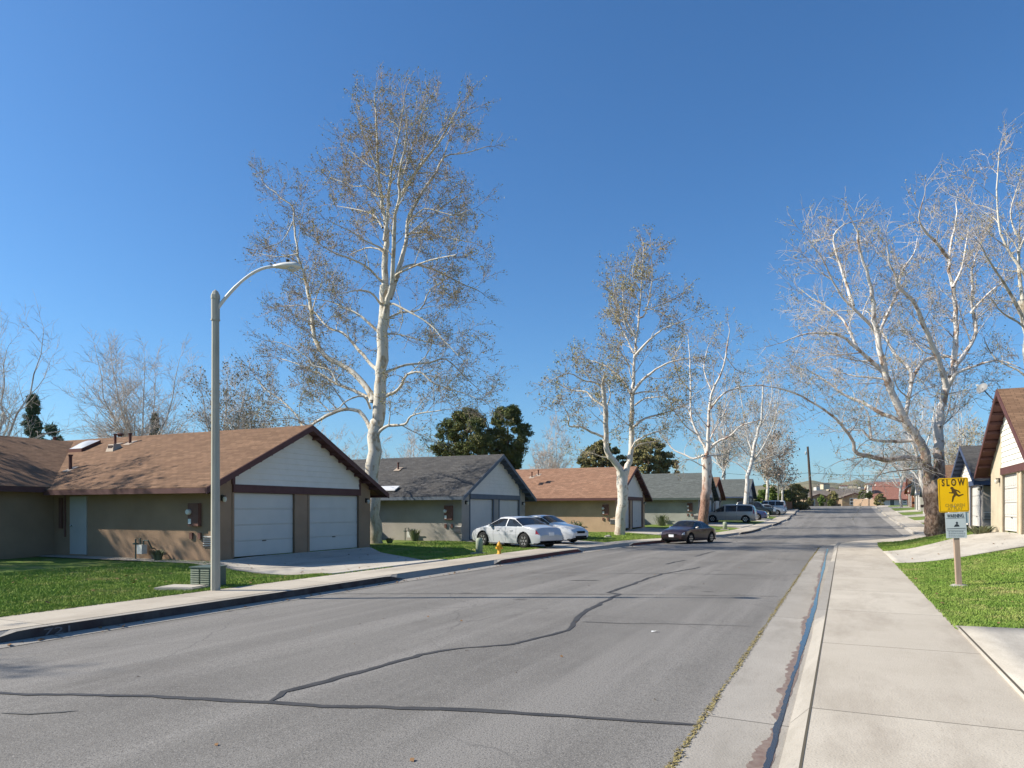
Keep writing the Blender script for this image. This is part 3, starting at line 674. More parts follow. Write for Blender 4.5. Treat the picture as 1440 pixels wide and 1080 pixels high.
# extras on the first house: side door, conduit, roof vents, skylight
hw = 4.1
d = MB(); d.box(-6.95, -6.05, -hw-.04, -hw-.001, .0, 2.04); do = d.build('side_door', M['side_door'], H1)
k = MB(); k.lathe([(.03, 0), (.035, -.05), (.01, -.07)], (-6.85, -hw-.04, 1.0), 10, 'y'); k.build('handle', M['metal'], do)
d = MB(); d.box(-7.5, -7.36, -hw-.09, -hw-.001, .9, 2.0); d.tube([(-7.22, -hw-.04, .6), (-7.22, -hw-.04, 2.35)], .03, 8); d.build('conduit', M['brownbox'], H1)
def rz1(x, y): return 4.66-abs(y)*(4.56-2.5)/4.1
def roof_on(hs, px, py, x_off=None):
    """point where the pixel ray meets the south slope of a house's garage wing (world), returned in the house frame"""
    o = hs.location; dr = ray(px, py); t0 = None
    for i in range(4000):
        t = 15+i*.01; p = Vector((0, 0, EYE))+dr*t; l = p-o
        if rz1(l.x, l.y) >= l.z: return l
    return l
sl = (4.56-2.5)/4.1
def pipe(hs, px, py, h_, r, cap=True):
    p = roof_on(hs, px, py); m = MB(); m.tube([(p.x, p.y, p.z-.05), (p.x, p.y, p.z+h_)], r, 10); 
    if cap: m.lathe([(r*1.5, 0), (r*1.5, r*.9)], (p.x, p.y, p.z+h_), 10)
    o = m.build('vent_pipe', M['pipe_brown'], hs)
    f = MB(); f.prism([(p.x-.2, p.y-.2, p.z-.2*sl+.006), (p.x+.2, p.y-.2, p.z-.2*sl+.006), (p.x+.2, p.y+.2, p.z+.2*sl+.006), (p.x-.2, p.y+.2, p.z+.2*sl+.006)], (0, 0, .008)); f.build('flashing', M['galv'], o)
pipe(H1, 99, 660, .5, .06); pipe(H1, 183, 623, .35, .055); pipe(H1, 162, 626, .42, .05); pipe(H1, 77, 624, .25, .05)
def hood(hs, px, py):
    p = roof_on(hs, px, py); m = MB(); m.hexa([(p.x-.22, p.y-.2, p.z-.2*sl), (p.x+.22, p.y-.2, p.z-.2*sl), (p.x+.22, p.y+.2, p.z+.2*sl), (p.x-.22, p.y+.2, p.z+.2*sl), (p.x-.15, p.y-.12, p.z+.2), (p.x+.15, p.y-.12, p.z+.2), (p.x+.15, p.y+.14, p.z+.24), (p.x-.15, p.y+.14, p.z+.24)])
    o = m.build('roof_vent', M['galv'], hs); q = MB(); q.box(p.x-.13, p.x+.13, p.y-.165, p.y-.14, p.z-.02, p.z+.15); q.build('vent_mouth', M['vent_dark'], o)
hood(H1, 47, 628); hood(H1, 82, 629); hood(H1, 160, 632)
p = roof_on(H1, 119, 630); m = MB(); c, s_ = .42, .42
m.prism([(p.x-c, p.y-s_, p.z-s_*sl), (p.x+c, p.y-s_, p.z-s_*sl), (p.x+c, p.y+s_, p.z+s_*sl), (p.x-c, p.y+s_, p.z+s_*sl)], (0, 0, .14)); o = m.build('skylight', M['pipe_brown'], H1)
m = MB(); n = 8; V = []
for i in range(n+1):
    for j in range(n+1):
        a, b = i/n*2-1, j/n*2-1; V.append((p.x+a*c*.94, p.y+b*s_*.94, p.z+b*s_*.94*sl+.145+.12*(1-a*a)*(1-b*b)))
Fc = [(i*(n+1)+j, (i+1)*(n+1)+j, (i+1)*(n+1)+j+1, i*(n+1)+j+1) for i in range(n) for j in range(n)]
np_mesh('dome', V, Fc, M['skylight'], o, True)
p = roof_on(H1, 169, 614); m = MB(); m.lathe([(.16, 0), (.16, .1)], p, 14); m.lathe([(.27, .1), (.3, .16), (.2, .26), (.02, .3)], p, 16); m.build('turbine_vent', M['pipe_brown'], H1)
for hs, spots in ((H3, ((757, 668), (748, 671))), (H2, ((560, 660),))):
    for q in spots: pipe(hs, *q, .35, .05)
# skylight-like pale flashing low on the second roof
p = roof_on(H2, 545, 688); m = MB(); m.prism([(p.x-.6, p.y-.2, p.z-.2*sl), (p.x+.6, p.y-.2, p.z-.2*sl), (p.x+.6, p.y+.25, p.z+.25*sl), (p.x-.6, p.y+.25, p.z+.25*sl)], (0, 0, .06)); m.build('skylight', M['skylight'], H2)
# satellite dishes
def dish(o_parent, base, tip, face, nm='satellite_dish', r=.2, lab=None):
    e = empty(nm, base, 0, lab or 'round grey satellite dish on a bent arm at the gable of the cream house', 'satellite dish')
    a = MB(); t = Vector(tip)-Vector(base); a.tube([(0, 0, 0), t*.55, t], .022, 8); a.box(-.08, .08, -.06, .06, -.02, .03); a.build('arm', M['black'], e)
    fz = Vector(face).normalized(); q = fz.to_track_quat('Z', 'Y'); V = []; Fc = []; n = 20
    for k in range(5):
        rr = r*k/4
        for j in range(n):
            b = 2*math.pi*j/n; V.append(t+q@Vector((rr*math.cos(b), rr*1.08*math.sin(b), .05*(k/4)**2)))
    for k in range(4):
        for j in range(n): Fc.append((k*n+j, k*n+(j+1) % n, (k+1)*n+(j+1) % n, (k+1)*n+j))
    V2 = [v-fz*.012 for v in V]; Fc = np.array(Fc); np_mesh('reflector', [*V, *V2], np.vstack([Fc, Fc[:, ::-1]+len(V)]), M['dishgrey'], e, True)
    b = MB(); b.tube([t+q@Vector((0, -r, .03)), t+q@Vector((0, -.1, .34))], .012, 6); b.box(*[v for i in range(3) for v in ((t+q@Vector((0, -.08, .36)))[i]-.035, (t+q@Vector((0, -.08, .36)))[i]+.035)]); b.build('feed_horn', M['lampgrey'], e)
    return e
b = at(1399, 565, 26.5); dish(None, b, b+Vector((-.35, .25, .55)), (-.55, -.75, .5))
b = at(1446, 612, 23.6); dish(None, b, b+Vector((-.25, -.1, .12)), (-.5, -.8, .35), lab='satellite dish mounted low on the gable siding at the right edge')

# houses closing the end of the street: their own simple shapes
def gable_house(loc, rz_, L, W, he, ha, wall, roof, trim, label, gable_w=0., windows=(), ridge_x=True, extra=None):
    h = empty('house', loc, rz_, label, 'house', 'houses across the end of the street')
    b = MB(); b.prism([(-L/2, -W/2, -.6), (-L/2, W/2, -.6), (-L/2, W/2, he), (-L/2, 0, ha-.03), (-L/2, -W/2, he)], (L, 0, 0))
    if gable_w: b.prism([(gable_w-3, -W/2-3, -.6), (gable_w+3, -W/2-3, -.6), (gable_w+3, -W/2-3, he), (gable_w, -W/2-3, he+1.1), (gable_w-3, -W/2-3, he)], (0, 3.1, 0))
    b.build('wall', wall, h)
    r = MB(); sl_ = (ha-he)/(W/2)
    for s in (-1, 1):
        ye = s*(W/2+.5); p = [(-L/2-.4, 0, ha), (L/2+.4, 0, ha), (L/2+.4, ye, he-.5*sl_), (-L/2-.4, ye, he-.5*sl_)]
        r.prism(p, (0, 0, .15))
    if gable_w:
        for s in (-1, 1):
            xe = gable_w+s*3.5; p = [(gable_w, -W/2-3.5, he+1.1), (xe, -W/2-3.5, he-.15), (xe, -.5, he-.15), (gable_w, -.5, he+1.1)]
            r.prism(p, (0, 0, .14))
    r.build('roof', roof, h, uv=True)
    f = MB(); f.box(-L/2-.4, L/2+.4, -W/2-.55, -W/2-.5, he-.5*sl_-.1, he-.5*sl_+.1)
    if gable_w:
        for s in (-1, 1): f.prism([(gable_w, -W/2-3.56, he+1.25), (gable_w+s*3.5, -W/2-3.56, he+.0), (gable_w+s*3.5, -W/2-3.56, he-.3), (gable_w, -W/2-3.56, he+.95)], (0, .05, 0))
    f.build('fascia', trim, h)
    for (x0, x1, z0, z1, m_) in windows:
        yf = -W/2-3 if gable_w and gable_w-3 < (x0+x1)/2 < gable_w+3 else -W/2
        w1 = MB(); w1.box(x0, x1, yf-.06, yf-.002, z0, z1); wo = w1.build('window' if m_ == 'w' else 'door', M['white'], h)
        w2 = MB(); k = 2 if x1-x0 > 1.3 else 1
        if m_ == 'w':
            for i in range(k):
                for j in range(2):
                    ww, hh = (x1-x0)/k, (z1-z0)/2; w2.box(x0+i*ww+.13, x0+(i+1)*ww-.13, yf-.075, yf-.061, z0+j*hh+.12, z0+(j+1)*hh-.12)
        else: w2.box(x0+.1, x1-.1, yf-.07, yf-.061, z0+.05, z1-.1)
        w2.build('pane', M['winglass'], wo)
    return h
def gp(px, Y, z): p = at(px, HY, Y); return (p.x, p.y, z)
gable_house(gp(1148, 196, 2.35), YAW*.75, 9.5, 8, 2.3, 4.4, M['st_brown'], M['rf_tan'], M['tr_maroon'], 'low brown house with grey roof and arched white entry behind the leaning pole', -1.5, [(-3.5, -2.5, 0, 2.1, 'd'), (2.5, 4, .9, 1.9, 'w')])
gable_house(gp(1191, 194, 2.35), YAW*.75, 8.4, 8, 2.5, 4.9, M['st_brown'], M['rf_tan'], M['tr_maroon'], 'tan house with broad grey roof and white framed window facing down the street', -.6, [(-1.7, 1.3, .5, 2.3, 'w')])
hC = gable_house(gp(1247, 182, 2.4), YAW*.6, 9, 9, 2.1, 5.3, M['st_white'], M['rf_pink'], M['tr_red'], 'house with large pink tile roof and pale chimney left of the orange house', 0, [(-.8, .4, 0, 2, 'd'), (2.2, 3.2, .8, 1.8, 'w')])
c = MB(); c.box(-5.4, -4.5, -3.2, -2.2, 0, 5.3); c.box(-5.5, -4.4, -3.3, -2.1, 5.3, 5.5); c.build('chimney', M['st_white'], hC)
gable_house(gp(1118, 235, 2.4), YAW*.75, 12, 9, 2.5, 4.9, M['st_pale'], M['rf_tan'], M['tr_maroon'], 'pale house with grey roof partly behind the round green bushes', 0)
gable_house(gp(1258, 235, 2.6), YAW*.75, 12, 9, 5., 8.0, M['st_white'], M['rf_pink'], M['tr_red'], 'two storey white house with pink roof rising behind the pink roofed one', 0, [(-3, -1.8, 2.8, 3.7, 'w')])
def fence(p0, p1, h_, m_, label):
    v = Vector(p1)-Vector(p0); L_ = v.length; e = empty('fence', p0, math.atan2(v.y, v.x), label, 'fence'); b = MB(); n = int(L_/.15); r_ = random.Random(3)
    for i in range(n): b.box(i*.15, i*.15+.142, 0, .02, -.3, h_+r_.uniform(-.015, .015))
    b.build('board_panel', m_, e); q = MB()
    for i in range(int(L_/2.4)+1):
        q2 = MB(); q2.box(i*2.4, i*2.4+.09, .021, .11, -.3, h_+.04); q2.build('post', m_, e)
    return e
fence(gp(1096, 108, 1.2), gp(1114, 112, 1.3), 1.7, M['wood'], 'redwood board fence at the far left corner beside bushes')
fence(gp(1114, 112, 1.3), gp(1119, 135, 2.0), 1.7, M['wood'], 'shaded redwood fence running back from the far left corner')
fence(gp(1200, 146, 2.3), gp(1222, 140, 2.2), 1.5, M['wood_pale'], 'pale board fence at the far end between tan house and sidewalk')
fence(gp(1222, 140, 2.2), gp(1236, 136, 2.1), 1.5, M['wood_pale'], 'pale fence section nearest the far right sidewalk')
# ------------------------------------------------------------------ hills
def ridge(name, px0, px1, Y, prof, back, mt, z0=-4, seed=1, amp=1.):
    rnd = random.Random(seed); n = 160; ph = [rnd.uniform(0, 6) for _ in range(9)]
    V = []; Fc = []; m = 14
    for j in range(m+1):
        t = j/m
        for i in range(n+1):
            px = lerp(px0, px1, i/n); top = interp(px, prof); hz = (HY-top)/F*Y+EYE
            d = Y+(t-.55)*back
            q = 1-abs((t-.55)/.55)**1.35 if t < .55 else 1-((t-.55)/.45)**2*.6
            bump = sum(math.sin(px*.021*(k+1)*1.35+ph[k]+t*3*(k % 3)) / (k+1.5) for k in range(9))*amp
            p = at(px, HY, d); V.append((p.x, p.y, z0+(hz-z0)*max(0, q)+bump*hz*.035*math.sin(t*3.14)))
    for j in range(m):
        for i in range(n): a = j*(n+1)+i; Fc.append((a, a+1, a+n+2, a+n+1))
    return tag(np_mesh(name, V, Fc, mt, None, True), kind='structure')
ridge('hills', 700, 1500, 900, [(700, 690), (1000, 690), (1040, 686), (1070, 683), (1100, 684), (1115, 680), (1140, 677), (1160, 679), (1180, 679), (1195, 676), (1206, 673), (1215, 677), (1240, 680), (1290, 682), (1400, 684)], 700, M['hill'], 0, 3)
ridge('hills', 900, 1700, 3200, [(900, 690), (1180, 684), (1215, 679), (1240, 674), (1270, 669), (1290, 665), (1320, 660), (1360, 655), (1420, 660), (1600, 670)], 2200, M['hill_far'], 0, 4)
ridge('hills', -900, 900, 2600, [(-900, 700), (0, 695), (900, 694)], 1800, M['hill_far'], 0, 5)
# tiny houses scattered on the near hillside
rnd = random.Random(12)
for i in range(9):
    px = [1128, 1150, 1168, 1186, 1199, 1213, 1222, 1176, 1160][i]; py = [687, 685, 687, 684, 683, 685, 682, 688, 681][i]; Y = 560-i*9
    p = at(px, py, Y); e = empty('hillside_house', (p.x, p.y, p.z-1.), rnd.uniform(0, 1), None, 'house', 'small far houses on the hillside'); e.scale = (.42, .42, .42)
    e['label'] = ['leftmost tiny house on the far hillside', 'tiny white house on the far hillside just right of the leaning pole', 'tiny house on the hillside above the left end of the tan house', 'tiny white house on the hillside above the middle of the tan house', 'tiny house on the hillside above the right end of the tan house', 'tiny white house on the hillside beside the pale chimney', 'rightmost tiny house on the far hillside above the pink roof', 'tiny white house low on the hillside left of the tan house ridge', 'tiny pale house highest on the hillside between pole and tan house'][i]
    b = MB(); b.box(-6, 6, -4, 4, -6, 2.6); b.build('wall', M['st_white'] if i % 2 else M['st_cream'], e)
    r = MB(); r.prism([(-6.5, -4.5, 2.6), (-6.5, 4.5, 2.6), (-6.5, 0, 4.6)], (13, 0, 0)); r.build('roof', M['rf_tan'] if i % 3 else M['rf_pink'], e)

# ------------------------------------------------------------------ trees
class Tree:
    def __init__(s, seed): s.rs = .75; s.pm = None; s.r = random.Random(seed); s.tv = []; s.tf = []; s.cv = []; s.cf = []; s.lp = []; s.ncalls = 0
    def tube(s, pts, rad, n, crown):
        V, Fc = (s.cv, s.cf) if crown else (s.tv, s.tf); base = len(V); k = len(pts); up = Vector((.3, .2, 1)) if abs((pts[-1]-pts[0]).normalized().z) < .9 else Vector((1, .1, 0))
        for i, p in enumerate(pts):
            t = pts[min(i+1, k-1)]-pts[max(i-1, 0)]
            if t.length < 1e-6: t = Vector((0, 0, 1))
            t.normalize(); a = t.cross(up)
            if a.length < 1e-4: a = t.cross(Vector((1, 0, 0)))
            a.normalize(); b = t.cross(a); up = -b
            r_ = rad[i]
            for j in range(n):
                q = 6.28318*j/n; c, sn = math.cos(q)*r_, math.sin(q)*r_; V.append((p.x+a.x*c+b.x*sn, p.y+a.y*c+b.y*sn, p.z+a.z*c+b.z*sn))
        for i in range(k-1):
            for j in range(n): Fc.append((base+i*n+j, base+i*n+(j+1) % n, base+(i+1)*n+(j+1) % n, base+(i+1)*n+j))
    def rvec(s): return Vector((s.r.gauss(0, 1), s.r.gauss(0, 1), s.r.gauss(0, 1)))
    def twig(s, p, d, L, r0):
        """fine end shoot with small side shoots and hanging dry leaves"""
        n = 4; pts = [p.copy()]; q = p.copy(); dd = d.copy()
        for i in range(n): dd = (dd+s.rvec()*.16+s.trop*.07).normalized(); q = q+dd*(L/n); pts.append(q.copy())
        s.tube(pts, [r0*(1-.6*i/n) for i in range(n+1)], 3, True)
        for i in range(s.side):
            k = s.r.randint(1, n); a = pts[k-1].lerp(pts[k], s.r.random()); e = (dd+s.rvec()*.75).normalized(); ll = L*s.r.uniform(.25, .55)
            m_ = a+e*ll*.5+s.rvec()*ll*.06; en = m_+(e+s.trop*.2+s.rvec()*.2).normalized()*ll*.5
            s.tube([a, m_, en], [r0*.6, r0*.5, r0*.35], 3, True)
            if s.r.random() < s.leafy: s.lp.append(en)
        if s.r.random() < s.leafy: s.lp.append(pts[-1])
        if s.r.random() < s.leafy*.7: s.lp.append(pts[2])
    def branch(s, p, d, L, r0, lvl):
        n = 5 if lvl > 1 else 4; pts = [p.copy()]; q = p.copy(); dd = d.copy()
        for i in range(n):
            dd = (dd+s.rvec()*s.wob+s.trop*.16).normalized(); q = q+dd*(L/n); pts.append(q.copy())
        rr = [max(.006, r0*(1-.72*i/n)) for i in range(n+1)]
        s.tube(pts, rr, 6 if r0 > .05 else (4 if r0 > .02 else 3), r0 < .02)
        s.fill(pts, rr, L, lvl)
    def fill(s, pts, rr, L, lvl, t0=.25):
        cum = [0]
        for a, b in zip(pts[:-1], pts[1:]): cum.append(cum[-1]+(b-a).length)
        T = cum[-1]
        if lvl <= 0:
            k = max(2, int(T/s.twsp))
            for i in range(k):
                t = lerp(.15, 1, (i+s.r.random())/k); s.sp(pts, cum, t, lambda p, d: s.twig(p, s.dev(d, .85), s.twl*s.r.uniform(.55, 1.25), s.twr))
            s.twig(pts[-1], (pts[-1]-pts[-2]).normalized(), s.twl, s.twr); return
        k = max(2, int(T*(1-t0)/s.brsp[min(lvl, len(s.brsp)-1)]))
        for i in range(k):
            t = lerp(t0, .97, (i+s.r.random())/k)
            def go(p, d, t=t):
                rl = np.interp(t, [c/T for c in cum], rr)
                LL = max(s.minl, min(L*s.r.uniform(.28, .5), s.maxl[min(lvl, len(s.maxl)-1)]*s.r.uniform(.75, 1.1))*(1.25-t*.9)); s.branch(p, s.dev(d, .95), LL, min(rl*.55, .004+LL*.013), lvl-1)
            s.sp(pts, cum, t, go)
        s.branch(pts[-1], (pts[-1]-pts[-2]).normalized(), max(s.minl*.7, min(L*.22, s.maxl[0]*.8)), rr[-1]*.9, 0)
    def sp(s, pts, cum, t, fn):
        x = t*cum[-1]
        for i in range(len(pts)-1):
            if cum[i+1] >= x or i == len(pts)-2:
                u = (x-cum[i])/max(1e-6, cum[i+1]-cum[i]); fn(pts[i].lerp(pts[i+1], max(0, min(1, u))), (pts[i+1]-pts[i]).normalized()); return
    def dev(s, d, a):
        v = s.rvec(); v = v-d*v.dot(d); v.normalize(); v.z += s.upb; out_ = d*math.cos(a*s.r.uniform(.6, 1.15))+v*math.sin(a); return out_.normalized()
    def finish(s, label, cat='tree', group=None, bark=None, twig=None, leaf=None, lsize=.06, name='sycamore_tree', base=None, leafn=3):
        base = base or Vector(s.tv[0]); e = empty(name, base, 0, label, cat, group); b = np.array(base)
        np_mesh('trunk', np.array(s.tv)-b, s.tf, bark, e, True)
        c = np_mesh('crown', np.array(s.cv)-b, s.cf, twig, e)
        if s.lp and lsize:
            rn = np.random.RandomState(3); P = np.repeat(np.array([tuple(p) for p in s.lp]), leafn, 0); P = P+rn.normal(0, lsize*1.6, P.shape)-b; m = len(P)
            a = rn.normal(0, 1, (m, 3)); a /= np.linalg.norm(a, axis=1)[:, None]; c2 = np.cross(a, rn.normal(0, 1, (m, 3))); c2 /= np.linalg.norm(c2, axis=1)[:, None]
            z = lsize*(.4+.9*rn.rand(m))[:, None]; a = a*z; c2 = c2*z*.7
            V = np.stack([P-a, P-c2, P+a*.8, P+c2], 1).reshape(-1, 3); np_mesh('dry_leaves', V, np.arange(4*m).reshape(-1, 4), leaf, c)
        return e
    def params(s, twl=.7, twr=.009, twsp=.3, side=3, leafy=.35, wob=.16, trop=.1, upb=.25, brsp=(.4, .5, .8, 1.1), maxl=(1.2, 1.8, 3, 5), minl=.7):
        s.twl, s.twr, s.twsp, s.side, s.leafy, s.wob, s.upb, s.brsp, s.maxl, s.minl = twl, twr, twsp, side, leafy, wob, upb, brsp, maxl, minl
        s.trop = Vector((0, 0, trop)); return s
    def limb(s, px, Y, r0, r1, dz=0., y0=0., lvl=2, t0=.2, n=8, sub=3, fillit=True, bump=.0):
        """traced limb: px polyline at depth Y+y0 drifting to Y+y0+dz"""
        if s.pm: px = [s.pm(*q) for q in px]
        if bump: px = [(px[0][0]+(px[0][0]-px[1][0])*.3, px[0][1]+14)]+list(px)
        L_ = [0]
        for a, b in zip(px[:-1], px[1:]): L_.append(L_[-1]+math.hypot(b[0]-a[0], b[1]-a[1]))
        P = [at(p[0], p[1], Y+y0+dz*(l/L_[-1])) for p, l in zip(px, L_)]
        Q = []
        for i in range(len(P)-1):
            p0, p1, p2, p3 = P[max(i-1, 0)], P[i], P[i+1], P[min(i+2, len(P)-1)]
            for k in range(sub):
                t = k/sub; Q.append(.5*((2*p1)+(-p0+p2)*t+(2*p0-5*p1+4*p2-p3)*t*t+(-p0+3*p1-3*p2+p3)*t**3))
        Q.append(P[-1]); m = len(Q)-1
        wv = r0*.25
        for i in range(1, m): Q[i] = Q[i]+s.rvec()*min(.05, wv*.35)
        r0 *= s.rs; rr = [lerp(r0, r1, (i/m)**.85)*(1+s.r.uniform(-.07, .07)) for i in range(m+1)]
        if bump: rr[0] *= 1+bump; rr[1] *= 1+bump*.45; rr[2] *= 1+bump*.15
        s.tube(Q, rr, n, False); T = sum((b-a).length for a, b in zip(Q[:-1], Q[1:]))
        if fillit: s.fill(Q, rr, T, lvl, t0)
        return Q
SYC = 'mature sycamores with nearly bare white limbs'
def side_dz(T, k=3.0): return T.r.uniform(-k, k)
# --- the tallest sycamore, beside the first house
T = Tree(11).params(twl=.7, twr=.0095, twsp=.17, side=4, leafy=.55, trop=.12, brsp=(.3, .38, .6, .9), maxl=(1.1, 1.5, 2.4, 4)); T.rs = .85; T.pm = lambda x, y: (540+(x-540)*.95, y if y > 420 else 420+(y-420)*.905)
Y = 33.5; D = side_dz
T.limb([(528, 768), (524, 735), (524, 700), (523, 655), (527, 600), (531, 592), (533, 555), (536, 520), (537, 480), (540, 440), (541.6, 401)], Y, .43, .24, lvl=1, t0=.5, n=14, bump=.5, fillit=False)
for px, r0, r1, dz in [
    ([(541.6, 401), (541.6, 355), (544.6, 325), (541, 294), (535.5, 263), (532, 217), (529, 150), (526, 110)], .2, .03, 1.5),
    ([(538, 460), (546, 420), (551, 401), (554, 340), (557, 288), (563, 263), (562, 230), (570, 190), (574, 150)], .17, .03, -2),
    ([(541, 330), (545, 294), (549, 240), (554, 202), (566, 141), (572, 98)], .11, .02, 0),
    ([(563, 263), (587, 224), (604, 200), (621, 178), (636, 150), (652, 120)], .11, .02, -2),
    ([(549, 420), (560, 380), (572, 334), (575, 300), (587, 273), (603, 245), (618, 222), (630, 199), (660, 194), (691, 184)], .14, .02, 2.5),
    ([(575, 322), (606, 294), (649, 260)], .07, .02, 2), ([(575, 320), (600, 317), (630, 325), (676, 334)], .06, .015, -2),
    ([(558, 392), (566, 374), (587, 367), (618, 377), (652, 395), (679, 407)], .1, .02, 2), ([(556, 388), (563, 380), (606, 361), (646, 352)], .08, .02, -3),
    ([(538, 310), (526, 291), (505, 283), (471, 276)], .07, .015, 2), ([(540, 352), (538, 343), (514, 331), (490, 315), (460, 300)], .07, .015, -3),
    ([(541, 350), (532, 343), (514, 341), (491, 351)], .06, .02, 1), ([(540, 395), (532, 389), (514, 370), (483, 355), (465, 349), (431, 325)], .09, .015, -2),
    ([(549, 275), (545, 263), (528, 260), (514, 245), (496, 245), (456, 230)], .08, .015, 2.4), ([(533, 225), (520, 190), (508, 160), (500, 130)], .06, .015, -1),
    ([(566, 235), (580, 190), (592, 150), (600, 115)], .05, .015, 1.5), ([(545, 230), (520, 215), (495, 195), (480, 180)], .05, .012, 1),
    ([(523, 565), (522, 557), (509.6, 539), (485, 517.6), (451.5, 499), (437.7, 475), (433, 441), (427, 410), (421, 380), (413, 355), (407, 309), (405, 279), (388, 263), (361, 239)], .2, .02, 5.5),
    ([(530, 520), (519, 511), (503.5, 493), (479, 468.7), (457.6, 461), (439, 441), (425, 430), (400, 430)], .12, .02, 5),
    ([(521, 566), (519, 560), (491, 548), (467, 539), (448, 527), (430, 520.7), (411.7, 511.5), (390, 505)], .13, .02, 5),
    ([(475, 542), (470, 539), (460.7, 520.7), (436, 514.6), (427, 502), (396.5, 485.5), (375, 480)], .07, .015, 1),
    ([(523, 612), (519, 600), (503.5, 579), (479, 575.7), (454.6, 585), (433, 597), (420, 600), (408.7, 582), (384, 560), (363, 546.7), (350.6, 530)], .14, .02, 4.5),
    ([(433, 597), (424, 597), (405, 588), (375, 590)], .05, .015, -1), ([(520, 575), (509.6, 557), (485, 563.5), (470, 575.7), (440, 580)], .07, .015, -2.5),
    ([(535, 470), (512.6, 450), (497, 439.6), (473, 429), (457.6, 423), (430, 420)], .09, .015, 2.5),
    ([(537, 430), (520, 410), (495, 408), (470, 415)], .07, .015, -2.5), ([(405, 300), (390, 330), (365, 340)], .04, .012, -1), ([(413, 350), (385, 355), (355, 350)], .04, .012, 1),
    ([(527, 618), (531, 609), (546, 598.7), (570.8, 597), (580, 585), (607.5, 579), (640, 575)], .12, .015, -2),
    ([(533, 565), (543, 557), (561.6, 548), (573.8, 527), (595, 524), (613.6, 539), (641, 548), (687, 563)], .11, .015, -2.5),
    ([(535, 530), (546, 522), (573.8, 513), (607.5, 510), (632, 505), (660, 530), (684, 551)], .1, .015, 2.5),
    ([(538, 462), (546, 449), (564.6, 439.6), (593.7, 435), (607.5, 407.5), (625, 395)], .09, .015, 2),
    ([(541, 440), (549, 427), (570.8, 435), (607.5, 456), (630, 480), (650, 500)], .08, .015, -2.5), ([(539, 470), (560, 470), (600, 480), (640, 490)], .06, .012, -1),
    ([(575, 305), (600, 280), (640, 290), (672, 280)], .05, .012, -2), ([(590, 225), (620, 225), (650, 235)], .04, .012, 2)]:
    T.limb(px, Y, r0, r1, dz, lvl=2 if r0 > .065 else 1, t0=.22 if r0 < .15 else .3)
T.finish('tallest sycamore with thick pale trunk rising behind the eave of the brown roofed house', 'sycamore', SYC, M['bark'], M['twig'], M['seed'], .036, leafn=5)
print('T1', len(T.cf))
# --- forked white sycamore before the third house
T = Tree(22).params(twl=.75, twr=.012, twsp=.2, side=4, leafy=.7, trop=.08, brsp=(.34, .42, .7, 1.)); T.pm = lambda x, y: (885+(x-885)*.95 if y < 600 else x, y if y > 520 else 520+(y-520)*.91); (0)
Y = 46
T.limb([(872, 750), (874.6, 720), (875, 691), (874.6, 662)], Y, .42, .36, lvl=1, fillit=False, n=14, bump=.3)
for px, r0, r1, dz in [
    ([(874, 672), (872, 659), (861, 646), (853.5, 635.7), (852, 614), (851, 585), (848, 559), (845.5, 541)], .32, .12, -1.5),
    ([(849, 620), (848, 614.6), (832, 608), (816.5, 600), (800.7, 600), (795, 585.5), (790, 575)], .13, .03, -1), ([(848, 575), (847, 571), (832, 562), (822, 551), (806, 550), (790, 545)], .12, .03, 1.5),
    ([(845.5, 543), (832, 537), (816.5, 535), (795, 525), (766, 537)], .1, .02, -1.5), ([(851, 575), (853.5, 567), (857, 554), (853.5, 541)], .09, .03, 1),
    ([(877, 672), (882.5, 655), (886.4, 641), (888, 612), (889, 580), (890, 546), (891.7, 537), (893, 500), (895.7, 471), (899.6, 432), (903.6, 387), (906, 334)], .3, .03, 1),
    ([(899, 440), (909, 432), (919, 379), (917, 340)], .09, .02, -1.5),
    ([(893, 499), (911.5, 477), (930, 461), (943, 453), (977, 440)], .12, .02, -1.5), ([(892, 495), (880, 469), (869, 448), (860, 430)], .08, .02, 1.5),
    ([(890, 466), (882, 458), (874.6, 434.6), (866.6, 416), (861, 379)], .09, .02, -1.5), ([(888, 553), (872, 532), (853.5, 516), (835, 508), (819, 503)], .12, .02, 2),
    ([(890, 553), (903.6, 535), (924.7, 519), (946, 508), (969.5, 503)], .15, .03, -1), ([(886, 516), (880, 505), (872, 494)], .07, .03, -1),
    ([(905, 428), (911.5, 427), (940.5, 416), (961.6, 405)], .07, .02, 1), ([(892, 554), (909, 551), (932.6, 551)], .09, .03, 1.5), ([(893, 570), (909, 560), (935, 558)], .09, .03, -1.5),
    ([(890, 601), (909, 588), (935, 581.6), (964, 571)], .13, .03, 1), ([(887, 635), (893, 622), (909, 612), (935, 602.7)], .09, .03, -1),
    ([(882, 645), (885, 638), (898, 625), (932, 620)], .08, .02, 1), ([(895, 470), (880, 440), (875, 400), (880, 370)], .06, .02, 1), ([(902, 400), (890, 375), (893, 350)], .05, .015, -1), ([(908, 425), (930, 430), (950, 445)], .05, .015, -1)]:
    T.limb(px, Y, r0, r1, dz, lvl=2 if r0 > .1 else 1)
T.finish('white sycamore forked low into two stems on the lawn before the orange brown roofed house', 'sycamore', SYC, M['bark_pale'], M['twig'], M['seed'], .05, leafn=5)
print('T2', len(T.cf))
